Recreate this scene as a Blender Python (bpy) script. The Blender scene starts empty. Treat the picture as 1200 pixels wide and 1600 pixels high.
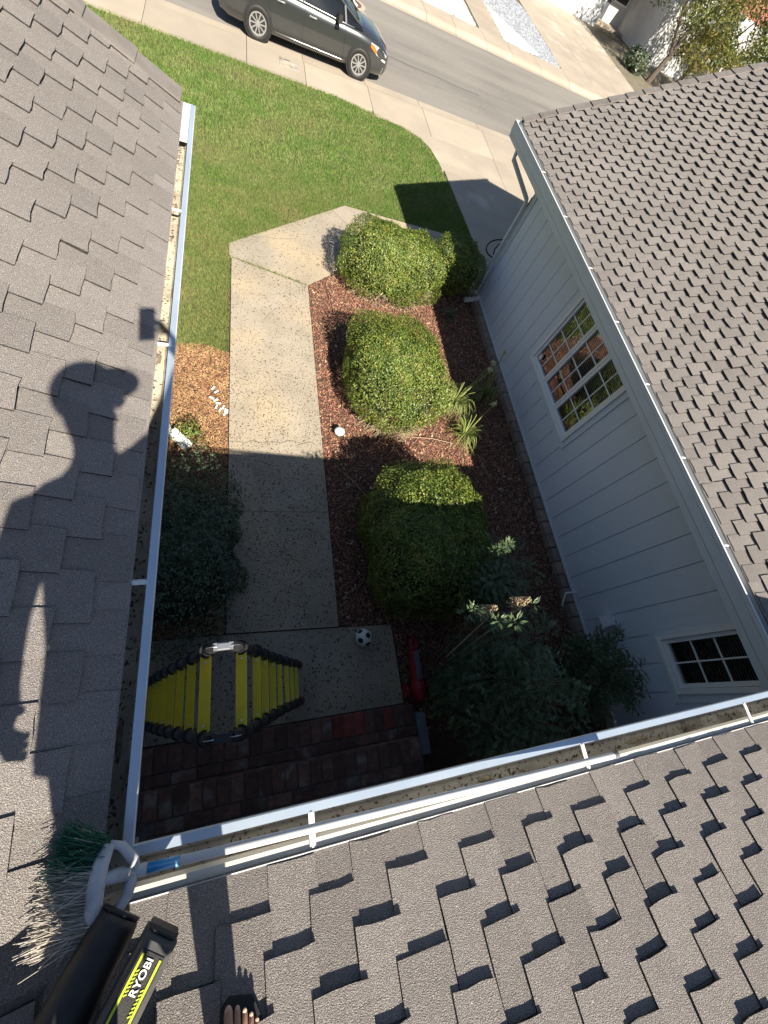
import bpy, bmesh, math, random
import numpy as np
from mathutils import Vector, Matrix, noise as mnoise

random.seed(7); rng = np.random.default_rng(7)
S = bpy.context.scene
COL = S.collection

# ------------------------------------------------------------------ camera
CAM_H = 4.6
FPX = 627.76                      # focal length in pixels of the 1200 px wide photograph
ROT = np.array([[0.93837947, 0.00575372, 0.34555878],
                [-0.13557313, -0.91359192, 0.38336632],
                [0.31790549, -0.40659157, -0.85651585]])   # columns: picture right, picture down, view direction
cam_data = bpy.data.cameras.new('camera'); cam = bpy.data.objects.new('camera', cam_data); COL.objects.link(cam)
right, down, fwd = ROT[:, 0], ROT[:, 1], ROT[:, 2]
M = Matrix(((right[0], -down[0], -fwd[0], 0), (right[1], -down[1], -fwd[1], 0), (right[2], -down[2], -fwd[2], CAM_H), (0, 0, 0, 1)))
cam.matrix_world = M
cam_data.sensor_fit = 'VERTICAL'; cam_data.sensor_height = 24.0; cam_data.sensor_width = 18.0
cam_data.lens = FPX / 1600 * 24.0
cam_data.clip_start = 0.02; cam_data.clip_end = 500
S.camera = cam

# ------------------------------------------------------------------ daylight
SUN = Vector((0.235, -1.085, 1.0)).normalized()          # towards the sun
elev = math.asin(SUN.z)
world = bpy.data.worlds.new('World'); S.world = world; world.use_nodes = True
nt = world.node_tree; bg = nt.nodes['Background']
sky = nt.nodes.new('ShaderNodeTexSky'); sky.sky_type = 'NISHITA'; sky.sun_disc = False
sky.sun_elevation = elev; sky.sun_rotation = math.atan2(SUN.x, SUN.y)
sky.air_density = 1.0; sky.dust_density = 0.6; sky.ozone_density = 1.5
nt.links.new(sky.outputs[0], bg.inputs[0]); bg.inputs[1].default_value = 0.05
sun_d = bpy.data.lights.new('sun', 'SUN'); sun_d.energy = 5.0; sun_d.angle = math.radians(0.53); sun_d.color = (1.0, 0.92, 0.79)
sun = bpy.data.objects.new('sun', sun_d); COL.objects.link(sun)
sun.rotation_euler = (-SUN).to_track_quat('-Z', 'Y').to_euler(); sun.location = (3, -14, 13)
S.view_settings.view_transform = 'Standard'; S.view_settings.look = 'None'
S.view_settings.exposure = 1.05; S.view_settings.gamma = 1.0; S.view_settings.use_curve_mapping = False
S.cycles.max_bounces = 6; S.cycles.use_denoising = True

# ------------------------------------------------------------------ helpers
def g(y):                                                 # ground height: flat yard, then a fall to the street
    return 0.0 if y < 6 else max(-0.36, -0.36 * (y - 6) / 6.6)

class MB:
    """collects geometry; build() links it as one object"""
    def __init__(s): s.v = []; s.f = []; s.m = []
    def add(s, verts, faces, mi=0):
        o = len(s.v); s.v += [tuple(v) for v in verts]
        s.f += [tuple(i + o for i in f) for f in faces]; s.m += [mi] * len(faces)
    def box(s, c, d, rot=None, mi=0, taper=1.0):
        x, y, z = d[0] / 2, d[1] / 2, d[2] / 2; t = taper
        P = [(-x, -y, -z), (x, -y, -z), (x, y, -z), (-x, y, -z), (-x * t, -y * t, z), (x * t, -y * t, z), (x * t, y * t, z), (-x * t, y * t, z)]
        if rot is not None: P = [tuple(rot @ Vector(p)) for p in P]
        s.add([(p[0] + c[0], p[1] + c[1], p[2] + c[2]) for p in P], [(0, 3, 2, 1), (4, 5, 6, 7), (0, 1, 5, 4), (1, 2, 6, 5), (2, 3, 7, 6), (3, 0, 4, 7)], mi)
    def bbox(s, x0, x1, y0, y1, z0, z1, mi=0):
        s.box(((x0 + x1) / 2, (y0 + y1) / 2, (z0 + z1) / 2), (abs(x1 - x0), abs(y1 - y0), abs(z1 - z0)), None, mi)
    def chamfer(s, c, d, b, rot=None, mi=0):              # box whose upper edges are chamfered
        x, y, z = d[0] / 2, d[1] / 2, d[2] / 2
        P = [(-x, -y, -z), (x, -y, -z), (x, y, -z), (-x, y, -z), (-x, -y, z - b), (x, -y, z - b), (x, y, z - b), (-x, y, z - b),
             (-x + b, -y + b, z), (x - b, -y + b, z), (x - b, y - b, z), (-x + b, y - b, z)]
        if rot is not None: P = [tuple(rot @ Vector(p)) for p in P]
        F = [(0, 3, 2, 1), (8, 9, 10, 11)]
        for i in range(4):
            j = (i + 1) % 4; F += [(i, j, j + 4, i + 4), (i + 4, j + 4, j + 8, i + 8)]
        s.add([(p[0] + c[0], p[1] + c[1], p[2] + c[2]) for p in P], F, mi)
    def tube(s, pts, r, n=8, mi=0, caps=True, squash=1.0):
        pts = [Vector(p) for p in pts]; k = len(pts)
        rs = r if isinstance(r, (list, tuple)) else [r] * k
        V = []; prev = None
        for i, p in enumerate(pts):
            d = (pts[min(i + 1, k - 1)] - pts[max(i - 1, 0)]).normalized()
            if prev is None:
                a = d.orthogonal().normalized()
            else:
                a = (prev - d * prev.dot(d))
                a = a.normalized() if a.length > 1e-6 else d.orthogonal().normalized()
            prev = a; b = d.cross(a)
            for j in range(n):
                t = 2 * math.pi * j / n
                V.append(p + (a * math.cos(t) + b * math.sin(t) * squash) * rs[i])
        F = []
        for i in range(k - 1):
            for j in range(n):
                F.append((i * n + j, i * n + (j + 1) % n, (i + 1) * n + (j + 1) % n, (i + 1) * n + j))
        if caps: F += [tuple(range(n - 1, -1, -1)), tuple(range((k - 1) * n, k * n))]
        s.add(V, F, mi)
    def lathe(s, prof, c, axis='z', n=20, mi=0, caps=True):
        V = []; F = []
        for (r, h) in prof:
            for j in range(n):
                t = 2 * math.pi * j / n; a, b = r * math.cos(t), r * math.sin(t)
                p = (a, b, h) if axis == 'z' else ((a, h, b) if axis == 'y' else (h, a, b))
                V.append((p[0] + c[0], p[1] + c[1], p[2] + c[2]))
        for i in range(len(prof) - 1):
            for j in range(n):
                q = (i * n + j, i * n + (j + 1) % n, (i + 1) * n + (j + 1) % n, (i + 1) * n + j)
                F.append(q if axis != 'y' else q[::-1])
        if not caps: s.add(V, F, mi); return
        F.append(tuple(range(n)) if axis == 'y' else tuple(range(n - 1, -1, -1)))
        k = len(prof) - 1
        F.append(tuple(range(k * n, (k + 1) * n)) if axis != 'y' else tuple(range((k + 1) * n - 1, k * n - 1, -1)))
        s.add(V, F, mi)
    def ball(s, c, r, n=12, m=8, mi=0):
        r = r if isinstance(r, (tuple, list)) else (r, r, r)
        V = [(c[0], c[1], c[2] + r[2])]; F = []
        for i in range(1, m):
            p = math.pi * i / m
            for j in range(n):
                t = 2 * math.pi * j / n
                V.append((c[0] + r[0] * math.sin(p) * math.cos(t), c[1] + r[1] * math.sin(p) * math.sin(t), c[2] + r[2] * math.cos(p)))
        V.append((c[0], c[1], c[2] - r[2])); L = len(V) - 1
        for j in range(n):
            F.append((0, 1 + j, 1 + (j + 1) % n)); F.append((L, L - n + (j + 1) % n, L - n + j))
        for i in range(m - 2):
            for j in range(n):
                a = 1 + i * n; F.append((a + j, a + n + j, a + n + (j + 1) % n, a + (j + 1) % n))
        s.add(V, F, mi)
    def sweep(s, prof, p0, p1, au, av, mi=0, closed=True):  # 2-D profile (u,v) carried from p0 to p1
        p0, p1, au, av = Vector(p0), Vector(p1), Vector(au), Vector(av); n = len(prof)
        V = [p0 + au * u + av * v for u, v in prof] + [p1 + au * u + av * v for u, v in prof]
        F = [(j, (j + 1) % n, n + (j + 1) % n, n + j) for j in range(n if closed else n - 1)]
        if closed: F += [tuple(range(n - 1, -1, -1)), tuple(range(n, 2 * n))]
        s.add(V, F, mi)
    def build(s, name, mats, parent=None, smooth=False, link=True):
        me = bpy.data.meshes.new(name); me.from_pydata([tuple(v) for v in s.v], [], s.f)
        for m in (mats if isinstance(mats, (list, tuple)) else [mats]): me.materials.append(m)
        if isinstance(mats, (list, tuple)) and len(mats) > 1: me.polygons.foreach_set('material_index', s.m)
        me.update()
        bm = bmesh.new(); bm.from_mesh(me); bmesh.ops.recalc_face_normals(bm, faces=bm.faces); bm.to_mesh(me); bm.free()
        if smooth: me.polygons.foreach_set('use_smooth', [True] * len(me.polygons))
        return obj(name, me, parent)

def obj(name, me, parent=None):
    o = bpy.data.objects.new(name, me); COL.objects.link(o)
    if parent: o.parent = parent
    return o
def tag(o, label=None, cat=None, group=None, kind=None):
    if label: o['label'] = label
    if cat: o['category'] = cat
    if group: o['group'] = group
    if kind: o['kind'] = kind
    return o
def empty(name, loc=(0, 0, 0)):
    o = bpy.data.objects.new(name, None); COL.objects.link(o); o.location = loc; o.empty_display_size = 0.1
    return o
def thing(name, label, cat, group=None, kind=None, loc=(0, 0, 0)):
    return tag(empty(name, loc), label, cat, group, kind)
def raw_mesh(name, V, F, mat, parent=None):               # big triangle soups from numpy
    me = bpy.data.meshes.new(name); V = np.asarray(V, dtype=np.float32); F = np.asarray(F, dtype=np.int32)
    k = F.shape[1]
    me.vertices.add(len(V)); me.vertices.foreach_set('co', V.ravel())
    me.loops.add(F.size); me.loops.foreach_set('vertex_index', F.ravel())
    me.polygons.add(len(F)); me.polygons.foreach_set('loop_start', np.arange(0, F.size, k, dtype=np.int32))
    me.polygons.foreach_set('loop_total', np.full(len(F), k, dtype=np.int32))
    me.update(calc_edges=True); me.materials.append(mat)
    return obj(name, me, parent)
def add_pydata(name, V, F, mat, parent=None):
    mb = MB(); mb.add(V, F); return mb.build(name, mat, parent)
def sheet(name, pts, dz, mat, parent=None, depth=0.0):    # ground polygon that follows g(y)
    bm = bmesh.new(); bm.faces.new([bm.verts.new((x, y, 0)) for x, y in pts])
    for yy in (6, 12.6):
        bmesh.ops.bisect_plane(bm, geom=bm.verts[:] + bm.edges[:] + bm.faces[:], plane_co=(0, yy, 0), plane_no=(0, 1, 0))
    if depth:
        top = bm.faces[:]
        r = bmesh.ops.extrude_face_region(bm, geom=top)
        for e in r['geom']:
            if isinstance(e, bmesh.types.BMVert): e.co.z = depth
        bmesh.ops.recalc_face_normals(bm, faces=bm.faces)
        for v in bm.verts: v.co.z = g(v.co.y) + dz + (v.co.z - depth)
    else:
        for v in bm.verts: v.co.z = g(v.co.y) + dz
        bmesh.ops.recalc_face_normals(bm, faces=bm.faces)
        if sum(f.normal.z for f in bm.faces) < 0: bmesh.ops.reverse_faces(bm, faces=bm.faces)
    me = bpy.data.meshes.new(name); bm.to_mesh(me); bm.free(); me.materials.append(mat)
    return obj(name, me, parent)
def inside(px, py, poly):
    px = np.asarray(px); py = np.asarray(py); r = np.zeros(px.shape, bool); n = len(poly)
    for i in range(n):
        x0, y0 = poly[i]; x1, y1 = poly[(i + 1) % n]
        if y0 == y1: continue
        c = ((y0 > py) != (y1 > py)) & (px < (x1 - x0) * (py - y0) / (y1 - y0) + x0); r ^= c
    return r
def scatter(poly, n):
    P = np.array(poly); lo, hi = P.min(0), P.max(0); out = []
    k = 0
    while k < n:
        q = rng.uniform(lo, hi, (n * 2, 2)); q = q[inside(q[:, 0], q[:, 1], poly)]; out.append(q); k += len(q)
    return np.concatenate(out)[:n]
def gv(y):
    y = np.asarray(y); return np.where(y < 6, 0, np.maximum(-0.36, -0.36 * (y - 6) / 6.6))

# ------------------------------------------------------------------ materials
def mat(name, c1, c2=None, scale=6.0, rough=0.8, detail=6, bump=0.0, bscale=40, metal=0.0, spec=0.5, c3=None, s3=1.0, t3=(0.55, 0.7),
        rnd=0.0, island=0.0, speck=None, speck_scale=300, speck_t=(0.6, 0.66), trans=0.0, coat=0.0, stretch=None, ramp=(0.35, 0.65)):
    m = bpy.data.materials.new(name); m.use_nodes = True; n = m.node_tree; L = n.links; b = n.nodes['Principled BSDF']
    def N(t): return n.nodes.new(t)
    tc = N('ShaderNodeTexCoord'); co = tc.outputs['Object']
    if stretch:
        mp = N('ShaderNodeMapping'); mp.inputs['Scale'].default_value = stretch; L.new(co, mp.inputs[0]); co = mp.outputs[0]
    def noise_fac(sc, lo, hi, det=detail):
        t = N('ShaderNodeTexNoise'); t.inputs['Scale'].default_value = sc; t.inputs['Detail'].default_value = det; L.new(co, t.inputs['Vector'])
        r = N('ShaderNodeMapRange'); r.inputs[1].default_value = lo; r.inputs[2].default_value = hi; L.new(t.outputs['Fac'], r.inputs[0]); return r.outputs[0]
    def mix(f, a, bcol):
        x = N('ShaderNodeMix'); x.data_type = 'RGBA'
        if isinstance(f, float): x.inputs[0].default_value = f
        else: L.new(f, x.inputs[0])
        for sock, val in ((x.inputs[6], a), (x.inputs[7], bcol)):
            if isinstance(val, tuple): sock.default_value = (*val[:3], 1)
            else: L.new(val, sock)
        return x.outputs[2]
    col = c1
    if c2 is not None: col = mix(noise_fac(scale, *ramp), c1, c2)
    if c3 is not None: col = mix(noise_fac(s3, *t3), col, c3)
    if speck is not None: col = mix(noise_fac(speck_scale, speck_t[0], speck_t[1], 2), col, speck)
    if rnd or island:
        if island: q = N('ShaderNodeNewGeometry').outputs['Random Per Island']
        else: q = N('ShaderNodeObjectInfo').outputs['Random']
        a = rnd or island
        r = N('ShaderNodeMapRange'); r.inputs[3].default_value = 1 - a; r.inputs[4].default_value = 1 + a; L.new(q, r.inputs[0])
        h = N('ShaderNodeHueSaturation'); L.new(r.outputs[0], h.inputs['Value'])
        if isinstance(col, tuple): h.inputs['Color'].default_value = (*col[:3], 1)
        else: L.new(col, h.inputs['Color'])
        if island:
            r2 = N('ShaderNodeMapRange'); r2.inputs[3].default_value = 0.47; r2.inputs[4].default_value = 0.53
            fr = N('ShaderNodeMath'); fr.operation = 'FRACT'; mu = N('ShaderNodeMath'); mu.operation = 'MULTIPLY'; mu.inputs[1].default_value = 7.31
            L.new(q, mu.inputs[0]); L.new(mu.outputs[0], fr.inputs[0]); L.new(fr.outputs[0], r2.inputs[0]); L.new(r2.outputs[0], h.inputs['Hue'])
        col = h.outputs[0]
    if isinstance(col, tuple): b.inputs['Base Color'].default_value = (*col[:3], 1)
    else: L.new(col, b.inputs['Base Color'])
    b.inputs['Roughness'].default_value = rough; b.inputs['Metallic'].default_value = metal
    b.inputs['Specular IOR Level'].default_value = spec; b.inputs['Coat Weight'].default_value = coat
    if bump:
        t = N('ShaderNodeTexNoise'); t.inputs['Scale'].default_value = bscale; t.inputs['Detail'].default_value = 4; L.new(co, t.inputs['Vector'])
        bp = N('ShaderNodeBump'); bp.inputs['Strength'].default_value = bump; bp.inputs['Distance'].default_value = 0.01
        L.new(t.outputs['Fac'], bp.inputs['Height']); L.new(bp.outputs[0], b.inputs['Normal'])
    if trans:
        tr = N('ShaderNodeBsdfTranslucent'); ms = N('ShaderNodeMixShader'); ms.inputs[0].default_value = trans
        if isinstance(col, tuple): tr.inputs[0].default_value = (*col[:3], 1)
        else: L.new(col, tr.inputs[0])
        out = n.nodes['Material Output']; L.new(b.outputs[0], ms.inputs[1]); L.new(tr.outputs[0], ms.inputs[2]); L.new(ms.outputs[0], out.inputs[0])
    return m

K = {}
K['shingle'] = mat('asphalt_shingle', (0.212, 0.187, 0.175), (0.275, 0.246, 0.230), 3.0, 0.95, bump=0.9, bscale=330, spec=0.15, rnd=0.10, c3=(0.17, 0.155, 0.15), s3=1.3, t3=(0.5, 0.8), speck=(0.50, 0.465, 0.42), speck_scale=430, speck_t=(0.48, 0.66))
K['shingle_edge'] = mat('raw_asphalt_edge', (0.035, 0.032, 0.03), (0.06, 0.055, 0.05), 60, 0.95, spec=0.1)
K['shingle_dark'] = mat('asphalt_underlay', (0.12, 0.10, 0.09), (0.16, 0.14, 0.12), 30, 0.95, spec=0.1)
K['ridge'] = mat('asphalt_cap', (0.20, 0.18, 0.165), (0.25, 0.225, 0.205), 8, 0.95, bump=0.5, bscale=400, spec=0.15, rnd=0.12)
K['white_metal'] = mat('white_gutter_paint', (0.72, 0.73, 0.73), (0.66, 0.66, 0.64), 5, 0.32, c3=(0.5, 0.47, 0.4), s3=9, t3=(0.62, 0.8))
K['rim'] = mat('aluminium_rim', (0.62, 0.72, 0.82), (0.55, 0.65, 0.76), 5, 0.3, metal=0.5)
K['trough'] = mat('weathered_gutter_trough', (0.60, 0.55, 0.43), (0.42, 0.38, 0.29), 7, 0.7, c3=(0.22, 0.19, 0.13), s3=8, t3=(0.56, 0.70), speck=(0.10, 0.085, 0.06), speck_scale=70, speck_t=(0.62, 0.68))
K['trough_grey'] = mat('stained_gutter_trough', (0.44, 0.41, 0.35), (0.33, 0.30, 0.25), 5, 0.7, c3=(0.17, 0.14, 0.10), s3=4, t3=(0.54, 0.68), speck=(0.10, 0.085, 0.06), speck_scale=70, speck_t=(0.62, 0.68))
K['cream_metal'] = mat('cream_flashing', (0.72, 0.70, 0.62), (0.63, 0.60, 0.52), 8, 0.45)
K['debris'] = mat('gutter_debris', (0.20, 0.16, 0.11), (0.33, 0.28, 0.2), 60, 0.95, bump=0.6, bscale=120)
K['grey_paint'] = mat('grey_trim_paint', (0.58, 0.62, 0.64), (0.54, 0.58, 0.60), 3, 0.45)
K['siding'] = mat('grey_siding_paint', (0.66, 0.72, 0.81), (0.62, 0.68, 0.77), 2, 0.55, bump=0.06, bscale=60, stretch=(1, 1, 0.3))
K['trim'] = mat('light_trim_paint', (0.74, 0.77, 0.80), (0.70, 0.73, 0.76), 4, 0.5)
K['vinyl'] = mat('white_window_vinyl', (0.80, 0.81, 0.82), None, rough=0.4)
K['ledge_brick'] = mat('tan_ledge_brick', (0.30, 0.24, 0.19), (0.22, 0.17, 0.14), 14, 0.9, bump=0.4, bscale=60, rnd=0.2)
K['brick'] = mat('red_paving_brick', (0.20, 0.10, 0.075), (0.13, 0.07, 0.055), 18, 0.9, bump=0.5, bscale=70, rnd=0.35, c3=(0.27, 0.23, 0.20), s3=7, t3=(0.55, 0.72))
K['brick_red'] = mat('bright_red_brick', (0.30, 0.07, 0.05), (0.20, 0.05, 0.04), 18, 0.9, bump=0.5, bscale=70, rnd=0.3)
K['mortar'] = mat('dark_mortar', (0.10, 0.09, 0.085), (0.15, 0.13, 0.12), 30, 0.95)
K['concrete'] = mat('walk_concrete', (0.40, 0.345, 0.27), (0.33, 0.285, 0.22), 2.2, 0.9, bump=0.25, bscale=150, c3=(0.48, 0.385, 0.25), s3=0.8, t3=(0.45, 0.7), speck=(0.15, 0.12, 0.09), speck_scale=55, speck_t=(0.60, 0.68))
K['concrete_clean'] = mat('kerb_concrete', (0.43, 0.365, 0.285), (0.37, 0.315, 0.245), 1.2, 0.9, bump=0.2, bscale=120, rnd=0.07, c3=(0.36, 0.31, 0.25), s3=0.5, t3=(0.5, 0.75))
K['drive'] = mat('driveway_concrete', (0.41, 0.35, 0.275), (0.34, 0.29, 0.23), 0.9, 0.9, bump=0.2, bscale=120, rnd=0.05, c3=(0.52, 0.47, 0.41), s3=1.1, t3=(0.58, 0.72))
K['asphalt'] = mat('street_asphalt', (0.165, 0.155, 0.14), (0.205, 0.19, 0.17), 1.4, 0.95, bump=0.3, bscale=160, stretch=(0.25, 1.6, 1), c3=(0.25, 0.23, 0.20), s3=0.6, t3=(0.42, 0.62), speck=(0.28, 0.26, 0.23), speck_scale=60, speck_t=(0.56, 0.7))
K['tar'] = mat('tar_seam', (0.06, 0.058, 0.055), rough=0.8)
K['soil'] = mat('dark_soil', (0.10, 0.055, 0.04), (0.06, 0.035, 0.028), 25, 0.95, bump=0.6, bscale=60)
K['earth'] = mat('earth', (0.20, 0.17, 0.12), (0.15, 0.13, 0.09), 2, 0.95)
K['turf'] = mat('turf_soil', (0.05, 0.085, 0.02), (0.085, 0.10, 0.035), 3, 0.95)
K['grass'] = mat('grass_blade', (0.155, 0.25, 0.055), (0.235, 0.285, 0.095), 2.2, 0.7, c3=(0.30, 0.28, 0.125), s3=0.7, t3=(0.5, 0.78), island=0.5, trans=0.25, spec=0.2)
K['chip_red'] = mat('red_mulch_chip', (0.31, 0.135, 0.078), (0.20, 0.09, 0.055), 4, 0.9, island=0.5, spec=0.2, c3=(0.44, 0.27, 0.19), s3=60, t3=(0.5, 0.6))
K['chip_tan'] = mat('tan_mulch_chip', (0.42, 0.26, 0.13), (0.31, 0.17, 0.085), 5, 0.9, island=0.45, spec=0.2)
K['leaf_bits'] = mat('dry_leaf_bits', (0.13, 0.09, 0.055), (0.08, 0.06, 0.04), 30, 0.9, island=0.5)
K['box_leaf'] = mat('boxwood_leaf', (0.20, 0.255, 0.045), (0.125, 0.19, 0.036), 4, 0.38, island=0.65, trans=0.26, spec=0.55, c3=(0.27, 0.28, 0.06), s3=7, t3=(0.5, 0.7))
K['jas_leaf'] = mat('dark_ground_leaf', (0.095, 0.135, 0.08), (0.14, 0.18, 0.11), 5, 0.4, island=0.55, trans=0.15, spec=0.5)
K['nan_leaf'] = mat('nandina_leaf', (0.075, 0.12, 0.05), (0.12, 0.165, 0.075), 4, 0.42, island=0.4, trans=0.2, spec=0.5)
K['straw'] = mat('pale_flower_stalk', (0.42, 0.32, 0.20), None, rough=0.8, island=0.3)
K['strap_leaf'] = mat('strap_leaf', (0.20, 0.26, 0.06), (0.27, 0.31, 0.10), 5, 0.5, island=0.35, trans=0.25)
K['flower'] = mat('pale_seed_head', (0.60, 0.62, 0.36), None, rough=0.8, island=0.3)
K['twig'] = mat('dry_twigs', (0.46, 0.37, 0.24), (0.32, 0.25, 0.16), 20, 0.9, island=0.3)
K['bark'] = mat('bark', (0.09, 0.07, 0.055), (0.14, 0.11, 0.085), 12, 0.95, bump=0.6, bscale=30)
K['bushcore'] = mat('dark_bush_core', (0.045, 0.055, 0.016), (0.03, 0.03, 0.014), 20, 0.95)  # for the solid light-blocking core added inside each bush
K['tree_leaf'] = mat('street_tree_leaf', (0.13, 0.16, 0.035), (0.25, 0.19, 0.035), 0.45, 0.5, island=0.4, trans=0.3, c3=(0.08, 0.12, 0.03), s3=0.9, t3=(0.5, 0.62))
K['car'] = mat('charcoal_car_paint', (0.065, 0.07, 0.072), None, rough=0.28, metal=0.55, coat=1.0)
K['glass'] = mat('dark_glass', (0.012, 0.015, 0.018), None, rough=0.03, spec=0.9)
K['car_glass'] = mat('car_glass', (0.012, 0.014, 0.016), None, rough=0.04, spec=0.9)
K['black'] = mat('black_rubber', (0.018, 0.018, 0.018), None, rough=0.6)
K['chrome'] = mat('bright_metal', (0.72, 0.73, 0.74), None, rough=0.4, metal=1.0)
K['alloy'] = mat('alloy_wheel', (0.55, 0.56, 0.57), None, rough=0.35, metal=0.8)
K['amber'] = mat('amber_lens', (0.65, 0.16, 0.03), None, rough=0.2)
K['headlight'] = mat('clear_lens', (0.62, 0.66, 0.68), None, rough=0.1, metal=0.4)
K['redpaint'] = mat('red_plastic', (0.30, 0.012, 0.018), None, rough=0.4)
K['greypad'] = mat('grey_plastic', (0.14, 0.14, 0.15), None, rough=0.6)
K['yellow'] = mat('yellow_tread', (0.92, 0.75, 0.03), (0.85, 0.68, 0.03), 20, 0.5)
K['ladder_black'] = mat('black_ladder_rail', (0.02, 0.02, 0.022), (0.035, 0.035, 0.037), 20, 0.45)
K['white'] = mat('white_plastic', (0.78, 0.78, 0.76), (0.7, 0.7, 0.68), 12, 0.45)
K['whitestone'] = mat('white_gravel', (0.60, 0.58, 0.54), (0.62, 0.60, 0.56), 6, 0.9, island=0.2)
K['greystone'] = mat('grey_gravel', (0.26, 0.28, 0.31), (0.36, 0.38, 0.41), 3, 0.9, island=0.4)
K['board'] = mat('blue_grey_board', (0.16, 0.19, 0.23), (0.13, 0.155, 0.19), 12, 0.7)
K['stucco'] = mat('white_stucco', (0.62, 0.62, 0.61), (0.56, 0.56, 0.55), 2, 0.85, bump=0.2, bscale=60)
K['door_dark'] = mat('dark_grey_door', (0.09, 0.095, 0.11), None, rough=0.5)
K['terracotta'] = mat('terracotta', (0.35, 0.14, 0.09), (0.28, 0.11, 0.07), 8, 0.85, rnd=0.15)
K['skin'] = mat('skin', (0.47, 0.27, 0.18), (0.41, 0.22, 0.145), 30, 0.5)
K['nail'] = mat('toenail', (0.62, 0.40, 0.31), None, rough=0.3)
K['cloth_dark'] = mat('dark_cloth', (0.03, 0.035, 0.045), None, rough=0.9)
K['cloth_grey'] = mat('grey_cloth', (0.12, 0.12, 0.13), None, rough=0.9)
K['tool_black'] = mat('black_tool_plastic', (0.02, 0.019, 0.018), (0.03, 0.028, 0.026), 30, 0.5, bump=0.1, bscale=300)
K['tool_grey'] = mat('dark_grey_tool_plastic', (0.055, 0.055, 0.055), (0.075, 0.073, 0.07), 40, 0.6)
K['lime'] = mat('lime_print', (0.55, 0.68, 0.03), None, rough=0.5)
K['white_print'] = mat('white_print', (0.8, 0.8, 0.8), None, rough=0.5)
K['bristle_green'] = mat('green_bristle', (0.012, 0.14, 0.07), (0.02, 0.09, 0.05), 20, 0.6, island=0.4)
K['bristle_grey'] = mat('grey_bristle', (0.55, 0.50, 0.42), (0.42, 0.38, 0.32), 20, 0.7, island=0.35)
K['broom_cap'] = mat('worn_white_plastic', (0.55, 0.55, 0.56), (0.30, 0.30, 0.32), 16, 0.5, ramp=(0.45, 0.7))
K['blue_label'] = mat('blue_label', (0.02, 0.27, 0.58), (0.30, 0.55, 0.70), 30, 0.3, ramp=(0.5, 0.62), stretch=(0.3, 3, 3))
K['pole'] = mat('white_pole_paint', (0.80, 0.80, 0.80), (0.74, 0.73, 0.72), 10, 0.35)
K['blind'] = mat('window_blind', (0.82, 0.80, 0.74), None, rough=0.7)
K['phone'] = mat('phone_black', (0.02, 0.02, 0.02), None, rough=0.2)
K['manhole'] = mat('rusty_manhole_iron', (0.16, 0.085, 0.07), (0.11, 0.065, 0.055), 9, 0.8)

def glass_pane(name, refl=0.35, tint=(0.02, 0.025, 0.03)):
    m = bpy.data.materials.new(name); m.use_nodes = True; n = m.node_tree; n.nodes.clear(); L = n.links
    o = n.nodes.new('ShaderNodeOutputMaterial'); t = n.nodes.new('ShaderNodeBsdfTransparent'); t.inputs[0].default_value = (0.8, 0.84, 0.85, 1)
    gl = n.nodes.new('ShaderNodeBsdfGlossy'); gl.inputs['Roughness'].default_value = 0.01; gl.inputs[0].default_value = (0.95, 0.97, 1, 1)
    fr = n.nodes.new('ShaderNodeFresnel'); fr.inputs[0].default_value = 2.3
    mx = n.nodes.new('ShaderNodeMixShader'); L.new(fr.outputs[0], mx.inputs[0]); L.new(t.outputs[0], mx.inputs[1]); L.new(gl.outputs[0], mx.inputs[2]); L.new(mx.outputs[0], o.inputs[0])
    return m
K['pane'] = glass_pane('window_glass')

# ================================================================== ground, street, yard
ground = add_pydata('ground', [(-200, -200, -0.62), (200, -200, -0.62), (200, 300, -0.62), (-200, 300, -0.62)], [(0, 1, 2, 3)], K['earth'])
tag(ground, 'bare earth ground under and around the whole yard', 'ground', kind='structure')
base = sheet('yard_soil', [(-9, -9), (14, -9), (14, 13.86), (-30, 13.86), (-30, 4)], -0.05, K['soil'])
tag(base, 'dark soil beneath the planting beds and lawn', 'soil', kind='structure')

WX0, WX1 = -0.09, 1.10
walk = thing('walkway', 'concrete garden path of slabs running from brick steps to lawn', 'path', kind='structure')
def slab(name, pts, m, parent, dz=0.0, depth=0.11):
    return sheet(name, pts, dz, m, parent, depth)
slab('slab', [(WX0, 0.668), (WX1, 0.632), (WX1, 2.05), (WX0, 2.05)], K['concrete'], walk)
slab('slab', [(WX0, 2.056), (WX1, 2.056), (WX1, 3.62), (WX0, 3.62)], K['concrete'], walk)
slab('slab', [(WX0, 3.626), (WX1, 3.626), (WX1, 6.18), (WX0, 6.52)], K['concrete'], walk)
slab('slab', [(WX0 - 0.04, 6.60), (WX1, 6.25), (1.73, 6.86), (2.55, 7.62), (1.75, 8.72), (WX0 - 0.04, 6.90)], K['concrete'], walk)
slab('slab', [(2.56, 7.63), (3.3, 8.0), (5.08, 8.0), (5.08, 9.0), (2.9, 9.0), (2.05, 9.02), (1.76, 8.73)], K['concrete'], walk)
slab('slab', [(-0.95, -0.255), (1.76, -0.256), (1.74, 0.60), (1.1, 0.62), (-0.05, 0.655), (-0.95, 0.66)], K['concrete'], walk, dz=-0.02)
WALKS = [[(WX0, 0.68), (WX1, 0.66), (WX1, 6.2), (WX0, 6.55)], [(WX0 - 0.04, 6.6), (WX1, 6.25), (1.73, 6.86), (2.55, 7.62), (1.75, 8.72), (WX0 - 0.04, 6.90)],
         [(-0.95, -0.22), (1.76, -0.24), (1.74, 0.60), (-0.95, 0.66)]]

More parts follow.
